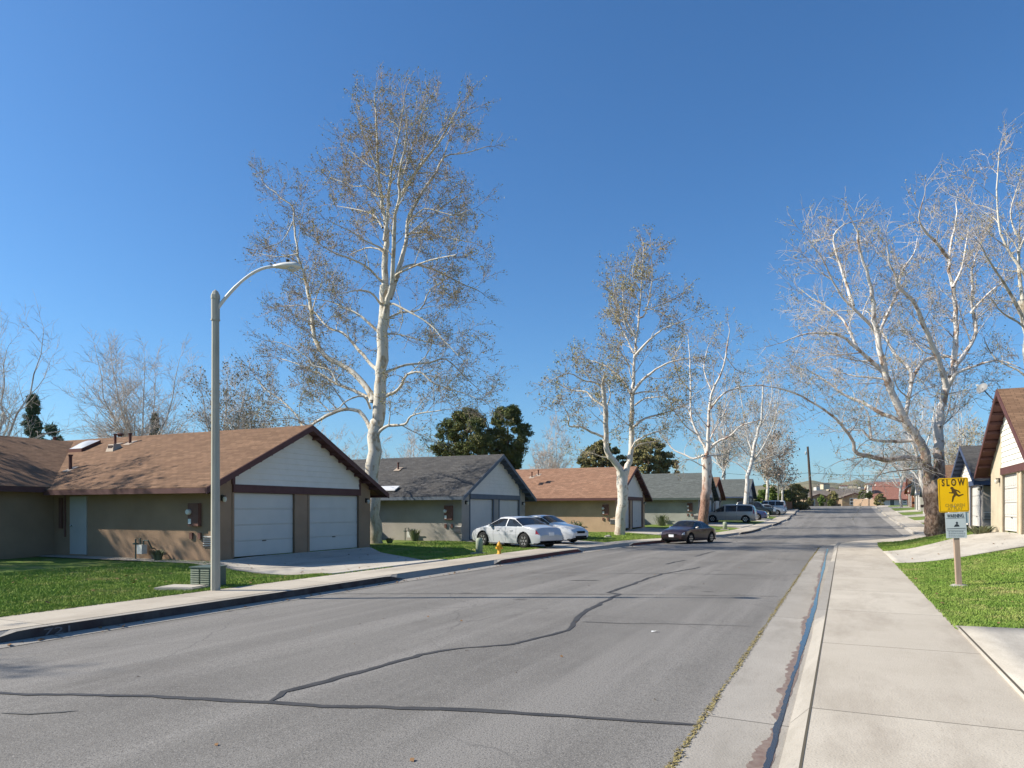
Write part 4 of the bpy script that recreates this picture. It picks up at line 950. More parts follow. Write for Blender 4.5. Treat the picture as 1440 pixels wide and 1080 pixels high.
# --- reddish trunk sycamore behind the maroon car
T = Tree(33).params(twl=.9, twr=.014, twsp=.26, side=4, leafy=.5, trop=.06, brsp=(.55, .65, 1, 1.3))
Y = 59
T.limb([(989, 738), (991, 715), (993, 690), (994.6, 665), (993, 643)], Y, .5, .42, lvl=1, fillit=False, n=12, bump=.2)
for px, r0, r1, dz in [([(993, 645), (992, 630), (982, 612), (972, 585), (971, 546), (970, 506), (968, 480)], .2, .03, 2), ([(994, 640), (996, 625), (997, 585), (1001, 554), (1017, 517), (1023, 480), (1026, 465)], .24, .03, -1),
    ([(995, 635), (1008, 622), (1025, 614), (1043, 598), (1070, 591)], .17, .03, -2), ([(996, 642), (1005, 640), (1020, 640)], .1, .03, 0), ([(990, 640), (975, 645), (964, 640), (948, 633), (938, 620), (932, 612)], .14, .03, 2),
    ([(990, 655), (985, 654), (969, 646), (955, 650)], .08, .02, -2), ([(999, 575), (1017, 554), (1043, 544), (1072, 542), (1100, 548), (1120, 555)], .12, .02, -2), ([(998, 620), (1004, 606), (1017, 583), (1025, 565)], .1, .02, 2),
    ([(971, 550), (955, 530), (948, 505), (960, 480)], .09, .02, -2), ([(1001, 550), (990, 520), (995, 490), (1000, 480)], .08, .02, 2), ([(982, 612), (965, 600), (950, 580), (940, 560)], .09, .02, -2), ([(1020, 500), (1035, 520), (1055, 525)], .06, .02, 1)]:
    T.limb(px, Y, r0, r1, dz, lvl=2 if r0 > .11 else 1)
T.finish('sycamore with reddish brown flaking trunk standing directly behind the dark maroon car', 'sycamore', SYC, M['bark_red'], M['twig'], M['seed'], .055, leafn=4)
# --- fourth, further up the left side
T = Tree(44).params(twl=1., twr=.017, twsp=.3, side=4, leafy=.25, trop=.05, brsp=(.7, .8, 1.2, 1.6))
Y = 84
T.limb([(1048, 722), (1050, 700), (1052, 670), (1056.6, 651), (1064.5, 612), (1070, 591), (1072, 560), (1073, 540)], Y, .55, .06, lvl=2, t0=.3, n=10, bump=.2)
for px, r0, r1, dz in [([(1051, 665), (1047, 660), (1035, 651), (1009, 643)], .15, .03, 1), ([(1055, 660), (1058, 640), (1050, 610), (1045, 580), (1040, 545)], .17, .03, 2), ([(1058, 650), (1072, 630), (1085, 605), (1092, 580), (1095, 550)], .15, .03, -2),
    ([(1056, 655), (1070, 648), (1090, 640), (1105, 630)], .1, .03, 2), ([(1066, 605), (1080, 580), (1086, 550), (1080, 520)], .1, .03, 1), ([(1052, 640), (1035, 620), (1022, 600), (1012, 580)], .1, .03, -2)]:
    T.limb(px, Y, r0, r1, dz, lvl=2 if r0 > .14 else 1)
T.finish('thin crowned sycamore behind the silver minivan, fourth trunk along the left side', 'sycamore', SYC, M['bark_far'], M['twig_grey'], M['seed_pale'], .07, leafn=3)
# --- big sycamore on the right
T = Tree(55).params(twl=.85, twr=.0105, twsp=.18, side=4, leafy=.25, trop=-.02, brsp=(.3, .38, .56, .8), maxl=(1.1, 1.5, 2.4, 4)); T.rs = .92; T.pm = lambda x, y: (x, y if y > 430 else 430+(y-430)*.86)
Y = 34
T.limb([(1318, 750), (1316, 735), (1314, 715), (1314, 690), (1313, 672)], Y, .50, .46, lvl=1, fillit=False, n=14, bump=.18)
for px, r0, r1, dz, lv in [
    ([(1316, 690), (1320, 670), (1320, 645), (1320, 625), (1321, 595), (1322.5, 575), (1330, 550), (1337.5, 530), (1342.5, 512), (1344, 475), (1345, 437), (1340, 405), (1335, 372), (1334, 347), (1342, 305), (1345, 270)], .31, .03, 1.5, 2),
    ([(1311, 690), (1305, 670), (1302, 645), (1299, 630), (1285, 610), (1272.5, 590), (1255, 555), (1245, 525), (1237.5, 495), (1235, 470), (1230, 450), (1227, 425), (1225, 400), (1217, 372), (1210, 345), (1205, 310), (1200, 295)], .29, .03, -1.5, 2),
    ([(1272.5, 588), (1277.5, 560), (1282.5, 535), (1292.5, 515), (1305, 505), (1325, 502), (1342, 501)], .12, .07, 2.5, 1),
    ([(1281, 538), (1280, 520), (1260, 500), (1245, 475), (1232, 455), (1222, 440)], .11, .03, 2, 1),
    ([(1330, 545), (1326, 525), (1317.5, 500), (1305, 470), (1292.5, 440), (1282.5, 420), (1262.5, 398), (1260, 380), (1252, 365), (1248, 340)], .17, .03, -2.5, 2),
    ([(1334, 352), (1315, 325), (1300, 307), (1292.5, 285), (1300, 250)], .09, .02, -2, 1),
    ([(1254, 550), (1247.5, 530), (1227.5, 510), (1205, 490), (1182.5, 472.5), (1155, 469), (1130, 470), (1100, 482)], .14, .02, -2, 2),
    ([(1276, 597), (1270, 592.5), (1242.5, 582.5), (1215, 567.5), (1187.5, 555), (1162.5, 537.5), (1140, 522.5), (1122, 517)], .15, .02, 2.5, 2),
    ([(1292, 622), (1285, 619), (1255, 621), (1225, 617.5), (1212.5, 605), (1195, 605)], .13, .03, 1.5, 1),
    ([(1305, 660), (1300, 650), (1275, 644), (1247.5, 646), (1220, 641), (1202.5, 635), (1200, 622.5), (1187.5, 602.5), (1167.5, 582.5), (1137.5, 562.5), (1115, 552), (1092, 545)], .17, .02, -3, 1),
    ([(1225, 618), (1222.5, 595), (1220, 580), (1210, 570)], .08, .02, 1, 1), ([(1246, 536), (1242.5, 532.5), (1205, 529), (1175, 522)], .08, .02, 1, 1),
    ([(1206, 492), (1200, 477.5), (1187.5, 452.5), (1175, 440), (1142.5, 417.5), (1122.5, 400)], .09, .015, 1.5, 1),
    ([(1233, 472), (1230, 465), (1215, 447.5), (1187.5, 420), (1172.5, 392), (1155, 350), (1135, 320)], .11, .015, -1.5, 2),
    ([(1236, 475), (1240, 460), (1252.5, 432.5), (1262.5, 407.5)], .1, .06, 1, 1), ([(1200, 430), (1187.5, 385), (1175, 340), (1172.5, 315), (1187.5, 297), (1212, 289)], .09, .015, 1.5, 1),
    ([(1337, 530), (1345, 512), (1360, 492.5), (1372.5, 467.5), (1367.5, 437.5), (1367.5, 400), (1367, 372), (1378, 330), (1390, 300)], .15, .02, 2.5, 2),
    ([(1366, 440), (1367, 437), (1380, 422), (1400, 400), (1420, 385)], .08, .02, -1, 1), ([(1338, 535), (1345, 525), (1370, 515), (1405, 507), (1440, 520)], .11, .02, -2, 2),
    ([(1340, 400), (1352, 370), (1358, 335), (1362, 300)], .07, .02, 1, 1), ([(1318, 500), (1300, 495), (1285, 480)], .06, .02, 1, 1),
    ([(1322, 600), (1335, 590), (1350, 575)], .05, .02, 1, 1), ([(1262, 398), (1270, 370), (1285, 345), (1290, 320)], .07, .02, 2, 1),
    ([(1318, 665), (1295, 660), (1262, 662), (1235, 668)], .05, .015, -2, 1), ([(1278, 560), (1262, 545), (1255, 520)], .05, .015, -1, 1)]:
    T.limb(px, Y, r0, r1, dz, lvl=2 if r0 > .09 else lv, t0=.15)
T.finish('large spreading sycamore with twin stems on the right lawn behind the yellow sign', 'sycamore', SYC, M['bark_right'], M['twig_grey'], M['seed'], .036, leafn=4)
print('TR1', len(T.cf))
# --- its neighbour leaning in from the right edge
T = Tree(66).params(twl=.8, twr=.010, twsp=.2, side=4, leafy=.35, trop=.1); T.pm = lambda x, y: (x, y if y > 430 else 430+(y-430)*.84)
Y = 33
T.limb([(1480, 720), (1475, 660), (1465, 600), (1452, 540), (1445, 470), (1438, 420)], Y, .45, .2, fillit=False, n=12)
for px, r0, r1, dz, lv in [([(1440, 430), (1437, 410), (1432, 360), (1434, 320), (1427, 305), (1421, 272), (1430, 235)], .14, .02, 1, 2), ([(1446, 470), (1430, 430), (1415, 397), (1392, 357), (1380, 330)], .14, .02, -2, 2),
    ([(1443, 400), (1440, 377), (1415, 330), (1405, 297), (1402, 235), (1405, 172)], .12, .02, 1, 2), ([(1455, 540), (1430, 520), (1400, 505), (1385, 480)], .09, .02, 2, 1), ([(1448, 490), (1440, 460), (1410, 440), (1395, 420)], .09, .02, -1.5, 1), ([(1432, 340), (1445, 300), (1448, 240)], .08, .02, 1, 1)]:
    T.limb(px, Y, r0, r1, dz, lvl=lv)
T.finish('sycamore mostly beyond the right edge, reaching tallest above the cream house', 'sycamore', SYC, M['bark'], M['twig_grey'], M['seed'], .036, leafn=4)
# --- thinner white trunk behind the big right one
T = Tree(77).params(twl=.9, twr=.016, twsp=.4, side=3, leafy=.1, trop=.05, brsp=(.6, .7, 1, 1.3))
Y = 60
T.limb([(1303, 722), (1302, 700), (1296, 680), (1293, 655), (1290, 640), (1280, 615), (1276, 590)], Y, .36, .08, lvl=2, t0=.25, n=10)
for px, r0, r1, dz in [([(1294, 660), (1302, 630), (1310, 600), (1315, 570)], .13, .03, 1), ([(1292, 650), (1275, 635), (1255, 628), (1235, 640)], .1, .03, -1), ([(1299, 690), (1285, 665), (1262, 655), (1245, 660)], .09, .02, 2), ([(1282, 620), (1295, 600), (1298, 575)], .09, .02, 1)]:
    T.limb(px, Y, r0, r1, dz, lvl=1)
T.finish('slim leaning white trunk seen between the orange house and the big right sycamore', 'sycamore', SYC, M['bark_far'], M['twig_grey'], M['seed_pale'], 0)

# --- procedural bare tree for the distance
def bare(px, base_py, top_py, wpx, Yd, seed, label, bark='bark_far', twig='twig_grey', leafy=0., nst=4, dens=1., name='bare_tree', group='bare trees in the background', tw=None, spread=1., lf='seed_pale', ls=.1, upright=.25, zbase=None):
    T = Tree(seed); Hh = (base_py-top_py)/F*Yd; Wd = wpx/F*Yd; k = Yd/1000*1.3333
    T.params(twl=Hh*.07, twr=tw or k*.17, twsp=Hh*.019/dens, side=3, leafy=leafy, trop=upright, brsp=(Hh*.036, Hh*.042, Hh*.07), maxl=(Hh*.13, Hh*.2, Hh*.34), minl=Hh*.05, wob=.13)
    b = at(px, base_py, Yd); r = T.r
    if zbase is not None: b.z = zbase
    top = b+Vector((0, 0, Hh*.3)); tr = Hh*.011
    T.tube([b, b.lerp(top, .5)+T.rvec()*tr, top], [tr*1.2, tr, tr*.85], 8, False)
    for i in range(nst):
        a = 6.283*i/nst+r.uniform(-.4, .4); s = (.15 if i == 0 else 1.)*spread
        end = b+Vector((math.cos(a)*Wd*.36*s*r.uniform(.7, 1.1), math.sin(a)*Wd*.36*s*r.uniform(.7, 1.1), Hh*r.uniform(.78, .97)*(1 if s < .5 else .93)))
        pts = []; st_ = b.lerp(top, r.uniform(.75, 1.))
        for j in range(7): t = j/6; q = st_.lerp(end, t); q = q+Vector((math.cos(a), math.sin(a), -.4))*math.sin(t*3.14)*Wd*.05*s+T.rvec()*Hh*.008; pts.append(q)
        rr = [lerp(tr*.6, tr*.12, j/6) for j in range(7)]; T.tube(pts, rr, 6, False); T.fill(pts, rr, (end-top).length, 2, .12)
    for i in range(nst*2+2):   # lower spreading limbs
        a = r.uniform(0, 6.283); st_ = b.lerp(top, r.uniform(.6, 1.)); end = st_+Vector((math.cos(a)*Wd*.46*spread, math.sin(a)*Wd*.46*spread, Hh*r.uniform(.08, .42)))
        pts = [st_.lerp(end, t/5)+Vector((0, 0, math.sin(t/5*3.14)*Hh*.03))+T.rvec()*Hh*.008 for t in range(6)]; rr = [lerp(tr*.42, tr*.1, j/5) for j in range(6)]
        T.tube(pts, rr, 5, False); T.fill(pts, rr, (end-st_).length, 1, .1)
    return T.finish(label, 'tree', group, M[bark], M[twig], M[lf], ls if leafy else 0, name, b, 2)
bare(-8, 720, 405, 170, 52, 101, 'tall bare tree cut by the left edge of the picture', nst=5, dens=.9)
bare(199, 720, 474, 165, 66, 102, 'rounded leafless tree standing alone above the first roof', 'bark_far', nst=7, dens=1.6)
bare(318, 720, 490, 115, 70, 103, 'wispy bare tree behind the street lamp pole', leafy=.35, nst=5)
bare(352, 715, 530, 90, 74, 104, 'bushy bare tree with dry leaves between the lamp pole and the tallest sycamore', leafy=.5, nst=4)
bare(470, 720, 590, 120, 90, 105, 'pale bare tree behind the tallest sycamore, left of its trunk', nst=5, dens=.8)
bare(578, 720, 596, 110, 92, 106, 'pale bare tree behind the tallest sycamore, right of its trunk', nst=5, dens=.8)
bare(780, 715, 590, 62, 96, 107, 'slender ghostly pale tree above the orange brown roof', nst=4, dens=1.3, spread=.8)
bare(762, 700, 628, 46, 92, 108, 'small dark bare tree at the end of the orange brown ridge', 'bark_dark', nst=3, dens=.7)
bare(1018, 712, 520, 70, 105, 109, 'hazy bare tree behind the reddish trunk sycamore', nst=5, dens=.9)
bare(1078, 712, 530, 74, 112, 110, 'hazy bare tree above the distant bright bush', nst=5, dens=.9)
bare(1100, 716, 600, 48, 100, 111, 'slim gum tree with drooping brown leaves near the redwood fence', leafy=.6, nst=3, dens=.75, spread=.75, lf='euc', ls=.14, upright=-.1, name='gum_tree')
bare(1268, 716, 575, 70, 112, 112, 'hazy bare tree above the pink roofed house', nst=5, dens=.8)
bare(1345, 718, 545, 80, 78, 113, 'bare tree behind the navy trimmed house', nst=5, dens=.8)
bare(1368, 715, 590, 50, 70, 114, 'small rusty bare tree beside the rafters of the cream house', leafy=.4, nst=4, dens=.8)
# trees standing outside the frame to the left; their shade falls on lawn, roof and road
for i, (x, y, h_, w_) in enumerate([(-35.8, 10.3, 14, 7), (-30, 9.2, 10, 5), (-22.6, -1.4, 10, 5), (-37, 5, 12, 5)]):
    T = Tree(200+i).params(twl=.9, twr=.016, twsp=.3, side=3, leafy=.6, trop=.1, brsp=(.5, .6, .9, 1.2)); b = Vector((x, y, G(x, y)-.1)); top = b+Vector((0, 0, h_*.3)); T.tube([b, top], [.35, .28], 8, False)
    for j in range(9):
        a = 6.283*j/9; rr_ = w_*.5*(1 if j % 2 else .5); end = b+Vector((math.cos(a)*rr_, math.sin(a)*rr_, h_*(.6+.4*T.r.random())))
        pts = [top.lerp(end, t/6)+T.rvec()*.12 for t in range(7)]; T.tube(pts, [lerp(.17, .03, t/6) for t in range(7)], 6, False); T.fill(pts, [lerp(.17, .03, t/6) for t in range(7)], (end-top).length, 2, .15)
    T.finish(['tall sycamore beyond the left edge behind the brown roofed house', 'sycamore beyond the left edge at the end of the left lawn', 'street tree beyond the left edge near the road', 'young tree beyond the left edge beside the side door'][i], 'sycamore', SYC, M['bark'], M['twig'], M['seed'], .1, base=b, leafn=2)

# --- leafy evergreens: leaf clumps on branches
def leafy(px, base_py, top_py, wpx, Yd, seed, label, leaf, n=150, per=90, size=.22, shape='round', name='evergreen_tree', base_frac=.2, clump=.13, zbase=None, cat='tree', group=None, trunk_px=None, aspect=1., needle=False):
    rn = np.random.RandomState(seed); Hh = (base_py-top_py)/F*Yd; Wd = wpx/F*Yd; b = at(px, base_py, Yd)
    if zbase is not None: b.z = zbase
    C = []; r0 = []
    while len(C) < n:
        t = rn.rand(); a = rn.rand()*6.283; h = lerp(base_frac, 1, t)
        if shape == 'round': prof = math.sqrt(max(0, 1-(2*t-.95)**2*.98))
        elif shape == 'cone': prof = (1-t)**.8*.95+.06
        else: prof = .75+.25*math.sin(t*9+seed)
        prof *= .78+.3*math.sin(a*3+seed+t*4)*.6+.12*rn.rand()
        q = math.sqrt(rn.rand()*.75+.25)
        C.append((math.cos(a)*Wd*.5*prof*q, math.sin(a)*Wd*.5*prof*q*aspect, Hh*h)); r0.append(Hh*clump*(.6+.7*rn.rand()))
    C = np.array(C); r0 = np.array(r0); P = np.repeat(C, per, 0); rr = np.repeat(r0, per)[:, None]; m = len(P)
    d = rn.normal(0, 1, (m, 3)); d /= np.linalg.norm(d, axis=1)[:, None]; P = P+d*rr*(rn.rand(m)[:, None]**.45)*np.array([1, 1, .7])*.62
    a = rn.normal(0, 1, (m, 3)); a /= np.linalg.norm(a, axis=1)[:, None]; c = np.cross(a, rn.normal(0, 1, (m, 3))); c /= np.linalg.norm(c, axis=1)[:, None]
    z = size*(.5+.8*rn.rand(m))[:, None]; a *= z; c *= z*(.22 if needle else .55)
    V = np.stack([P-a, P-c, P+a, P+c], 1).reshape(-1, 3)
    e = empty(name, b, 0, label, cat, group)
    t_ = MB(); tr = Hh*.025; rnd = random.Random(seed)
    if Hh > 2.5:
        t_.tube([(0, 0, -.3), (rnd.uniform(-.1, .1), 0, Hh*.35), (0, 0, Hh*.8)], [tr*1.2, tr, tr*.3], 8)
        for i in range(14):
            q = C[rnd.randrange(n)]; s0 = Hh*rnd.uniform(.2, .6); t_.tube([(0, 0, s0), (q[0]*.5, q[1]*.5, lerp(s0, q[2], .65)), tuple(q)], [tr*.45, tr*.3, tr*.1], 5)
        t_.build('trunk', M['bark_dark'], e, True)
    else:
        for i in range(8): q = C[rnd.randrange(n)]; t_.tube([(q[0]*.1, q[1]*.1, -.1), tuple(q)], [.02, .01], 5)
        t_.build('stem', M['bark_dark'], e, True)
    np_mesh('crown', V, np.arange(4*m).reshape(-1, 4), leaf, e); return e
leafy(657, 716, 577, 98, 74, 1, 'broad rounded dark pine above the grey roof, left one of the pair', M['pine'], 330, 110, .22, 'round', 'pine_tree', .22, .085, needle=True)
leafy(714, 716, 572, 74, 76, 2, 'taller narrower dark pine above the grey roof, right one of the pair', M['pine'], 260, 110, .22, 'col', 'pine_tree', .12, .08, needle=True)
leafy(845, 716, 622, 80, 95, 3, 'olive green rounded tree behind the forked sycamore, left', M['bush'], 260, 90, .2, 'round', 'evergreen_tree', .1, .085)
leafy(912, 716, 618, 82, 95, 4, 'olive green rounded tree between the forked sycamore and the grey roof', M['bush'], 260, 90, .2, 'round', 'evergreen_tree', .1, .085)
leafy(46, 720, 556, 50, 62, 5, 'ragged blue green conifer above the left roof', M['pine_blue'], 170, 80, .2, 'cone', 'conifer_tree', .15, .055, needle=True)
leafy(72, 720, 600, 36, 64, 6, 'low blue green conifer beside the ragged one at left', M['pine_blue'], 40, 90, .2, 'round', 'conifer_tree', .3, .1, needle=True)
leafy(218, 720, 582, 30, 68, 7, 'small dark conifer tip beside the rounded leafless tree', M['pine_blue'], 90, 80, .2, 'cone', 'conifer_tree', .2, .05, needle=True)
leafy(1078, 718, 682, 46, 118, 8, 'bright green bush beyond the white vehicle', M['bush_bright'], 70, 100, .2, 'round', 'bush', 0, .2, cat='bush')
leafy(1118, 722, 681, 44, 115, 9, 'dark olive round bush behind the redwood fence', M['bush'], 80, 100, .2, 'round', 'bush', 0, .2, cat='bush')
leafy(1104, 718, 690, 24, 113, 10, 'dark shrub between the round bush and the gum tree', M['pine'], 40, 90, .2, 'round', 'bush', 0, .2, cat='bush')
for i, (px, by, ty, wd, Yd) in enumerate([(1155, 713, 698, 10, 138), (1172, 713, 692, 14, 138), (1168, 714, 703, 8, 134), (1238, 714, 695, 16, 136), (1213, 706, 690, 12, 160), (1139, 712, 700, 9, 140), (1222, 703, 691, 8, 155)]):
    leafy(px, by, ty, wd, Yd, 20+i, ['small golden shrub before the low brown house', 'round olive tree before the tan house', 'low dark shrub at the end of the road', 'bushy green tree before the pink roofed house', 'dark tree beside the pale chimney', 'small shrub near the arched white entry', 'dark green shrub left of the pale chimney'][i], M[['bush_bright', 'bush', 'pine', 'bush', 'pine', 'bush', 'pine'][i]], 26, 70, .2, 'round', 'small_tree', .15, .22)
# shrubs against walls
for i, (px, py, Yd, h_, wd, lab, mt) in enumerate([(812, 748, 50, .9, 1.5, 'dry spiky shrub at the foot of the sand coloured wall', 'agave'), (930, 738, 62, 1.2, 2.2, 'spreading agave like shrub against the grey green wall', 'agave'), (1379, 752, 28.3, .4, 1.7, 'low strappy plant at the foot of the cream house corner', 'agave'), (548, 779, 33.5, .3, .6, 'small plant beside the tallest sycamore', 'agave'), (222, 787, 23, .4, .6, 'dry twiggy plant beside the gas meter of the first house', 'agave'), (583, 762, 36.5, .7, .9, 'scraggly plant at the wall of the grey house', 'agave')]):
    p = at(px, HY, Yd); z = G(p.x, p.y); e = empty('plant', (p.x, p.y, z), 0, lab, 'plant'); r_ = random.Random(i); V = []; Fc = []
    for k in range(90):
        a = r_.uniform(0, 6.28); rr = wd*.5*r_.random()**.6; el_ = r_.uniform(.5, 1.4); ox, oy = math.cos(a)*rr*.35, math.sin(a)*rr*.35; L = h_*r_.uniform(.6, 1.1)
        dx, dy = math.cos(a)*math.cos(el_)*L*wd/h_*.4, math.sin(a)*math.cos(el_)*L*wd/h_*.4; n_ = len(V); s = .025
        V += [(ox-s*math.sin(a), oy+s*math.cos(a), 0), (ox+s*math.sin(a), oy-s*math.cos(a), 0), (ox+dx*.6+s*math.sin(a), oy+dy*.6-s*math.cos(a), L*.7), (ox+dx*.6-s*math.sin(a), oy+dy*.6+s*math.cos(a), L*.7), (ox+dx*1.2, oy+dy*1.2, L*.85)]
        Fc += [(n_, n_+1, n_+2, n_+3), (n_+3, n_+2, n_+4, n_+4)]
    me = MB(); me.v = V; me.f = [f if len(set(f)) == 4 else f[:3] for f in Fc]; me.build('leaves', M[mt], e, fixn=False)
# ------------------------------------------------------------------ cars
def car(loc, heading, label, pm, L=4.6, W=1.75, top=None, hood=None, kind='sedan', sc=1., wheel_r=.32, wb=2.7, plate_front=False):
    """car lofted along x (front at +x); profile tables give roof line and belt line"""
    if kind == 'sedan':
        TOP = [(0, .60), (.015, .70), (.05, .92), (.16, 1.0), (.20, 1.02), (.36, 1.37), (.42, 1.405), (.52, 1.41), (.58, 1.38), (.72, 1.04), (.76, .99), (.90, .87), (.97, .74), (1, .58)]
        BELT = [(0, .58), (.05, .84), (.16, .93), (.5, .91), (.74, .89), (.80, .87), (.9, .80), (.97, .68), (1, .55)]; gl = (.215, .71); pil = [(.44, .455)]; ws = (.585, .715); rw = (.205, .35)
    elif kind == 'van':
        TOP = [(0, .70), (.012, 1.0), (.03, 1.35), (.055, 1.6), (.1, 1.72), (.3, 1.77), (.55, 1.74), (.62, 1.68), (.80, 1.10), (.84, 1.05), (.94, .92), (.985, .75), (1, .6)]
        BELT = [(0, .68), (.03, 1.02), (.5, 1.0), (.8, .96), (.86, .94), (.94, .83), (.985, .7), (1, .58)]; gl = (.06, .79); pil = [(.34, .355), (.56, .585)]; ws = (.635, .795); rw = (.02, .06)
    else:
        TOP = [(0, .70), (.012, 1.0), (.03, 1.4), (.05, 1.68), (.09, 1.78), (.3, 1.8), (.55, 1.78), (.60, 1.72), (.71, 1.18), (.74, 1.12), (.92, 1.03), (.985, .85), (1, .62)]
        BELT = [(0, .68), (.03, 1.08), (.5, 1.06), (.72, 1.04), (.78, 1.02), (.92, .95), (.985, .8), (1, .58)]; gl = (.06, .70); pil = [(.27, .285), (.45, .47)]; ws = (.605, .705); rw = (.02, .055)
    e = empty('car', loc, heading, label, 'car', 'cars parked along the left side'); e.scale = (sc,)*3
    ns, nt_ = 150, 46; X = np.linspace(0, 1, ns+1); xs = (X-.5)*L; hw_ = W/2
    cx = {'sedan': .0, 'van': .0, 'suv': .0}[kind]; wx = [-wb/2+cx-.05, wb/2+cx+.0]; cz = wheel_r; ra = wheel_r+.07
    P = np.zeros((ns+1, nt_+1, 3)); 
    for i, t in enumerate(X):
        zt = interp(t, TOP); zb_ = interp(t, BELT); plan = hw_*(1-.16*max(0, (abs(t-.5)-.36)/.14)**2.2-.03*abs(t-.5)); z0 = .2+.10*max(0, (abs(t-.5)-.42)/.08)**2
        cab = max(0, zt-zb_-.08)
        for j in range(nt_+1):
            q = j/nt_
            if q < .5:      # sill to belt
                u = q/.5; z = z0+(zb_-z0)*u; y = plan*(.94+.06*math.sin(min(1, u*1.25)*math.pi/2))*(1-.035*max(0, u-.6)/.4) 
                if u > .62 and u < .67: y -= .006
            elif q < .82:   # glass house side
                u = (q-.5)/.32; rw_ = plan*.965; top_w = plan*(.965-.0)*(1-.27*min(1, cab/.38)) if cab > 0 else plan*.9
                y = rw_+(top_w-rw_)*(u**1.15); z = zb_+(zt-.06-zb_)*(u if cab > .02 else u)
                if u > .9: y -= 0
            else:
                u = (q-.82)/.18; top_w = plan*.965*(1-.27*min(1, cab/.38)) if cab > 0 else plan*.9
                a = u*math.pi/2; y = top_w*(1-math.sin(a)**1.0)*1. if False else top_w*math.cos(a); z = zt-.06+.06*math.sin(a)
            P[i, j] = (xs[i], y, z)
    V = np.concatenate([P.reshape(-1, 3), (P*np.array([1, -1, 1])).reshape(-1, 3)]); off = (ns+1)*(nt_+1)
    groups = {k: [] for k in ('body', 'win', 'wsh', 'rwn', 'tl', 'hl', 'bump')}
    for s in (0, 1):
        for i in range(ns):
            tm = (i+.5)/ns; xm = (tm-.5)*L
            for j in range(nt_):
                qm = (j+.5)/nt_; a = s*off+i*(nt_+1)+j; f = (a, a+nt_+1, a+nt_+2, a+1); f = f if s else f[::-1]
                zc = P[i:i+2, j:j+2, 2].mean()
                if qm < .5 and any((xm-w)**2+(zc-cz)**2 < ra**2 for w in wx): continue
                zt = interp(tm, TOP); zb_ = interp(tm, BELT); cab = zt-zb_; k = 'body'
                if .52 < qm < .79 and gl[0]+.015*0 < tm < gl[1] and cab > .13 and not any(p0 < tm < p1 for p0, p1 in pil): 
                    u = (qm-.5)/.32
                    if u*(cab) > .03 and (1-u)*cab > .03: k = 'win'
                if ws[0] < tm < ws[1] and qm > .80: k = 'wsh'
                if rw[0] < tm < rw[1] and qm > .80 and kind == 'sedan': k = 'rwn'
                if kind != 'sedan' and tm < .05 and qm > .80 and zc > .95: k = 'rwn'
                y_ = abs(P[i, j, 1])
                if tm < .045 and (.62 < zc < .86 if kind == 'sedan' else .85 < zc < 1.25) and y_ > hw_*.60 and qm < (.56 if kind == 'sedan' else .7): k = 'tl'
                if tm > .945 and .56 < zc < .74+(.1 if kind != 'sedan' else 0) and y_ > hw_*.55 and qm < .6: k = 'hl'
                groups[k].append(f)
    # close ends
    caps = []
    for i, sgn in ((0, -1), (ns, 1)):
        n_ = nt_+1; ring = [tuple(P[i, j]) for j in range(n_)]+[(p[0], -p[1], p[2]) for p in P[i, ::-1]]
        cap0 = MB(); cap0.add(ring, [tuple(range(len(ring)))]); caps.append(cap0)
    def sub(nm, fs, m_, par):
        if not fs: return None
        fs = np.array(fs); idx, inv = np.unique(fs, return_inverse=True); return np_mesh(nm, V[idx], inv.reshape(-1, 4), m_, par, True)
    body = sub('body', groups['body'], pm, e); [sub('side_window', [f for f in groups['win'] if (f[0] >= off) == sd and lo <= ((f[0] % off)//(nt_+1))/ns < hi], M['carglass'], e) for sd in (False, True) for lo, hi in zip([0]+[a for a, b in pil], [a for a, b in pil]+[1.1])]; sub('windshield', groups['wsh'], M['carglass'], e); sub('rear_window', groups['rwn'], M['carglass'], e)
    for nm, k, m_ in (('taillight', 'tl', M['tail']), ('headlight', 'hl', M['head'])):
        for sgn in (0, 1): sub(nm, [f for f in groups[k] if (f[0] >= off) == bool(sgn)], m_, e)
    for cap0 in caps: cap0.build('end_panel', pm, body)
    f = MB(); f.box(-L/2+.12, L/2-.12, -hw_*.9, hw_*.9, .17, .24); f.build('underbody', M['archblk'], e)
    n_ = 20
    for w in wx:
        for s in (-1, 1):
            vs = []; f2 = MB()
            for q in range(n_+1):
                a = math.pi*(-.08+1.16*q/n_); vs += [(w+math.cos(a)*(ra+.01), s*(hw_*.99), cz+math.sin(a)*(ra+.01)), (w+math.cos(a)*(ra+.01), s*(hw_-.32), cz+math.sin(a)*(ra+.01)), (w, s*(hw_-.32), cz)]
            f2.add(vs, [(3*q, 3*q+3, 3*q+4, 3*q+1) for q in range(n_)]+[(3*q+1, 3*q+4, 3*q+5, 3*q+2) for q in range(n_)])
            f2.build('wheel_arch', M['archblk'], e, fixn=False)
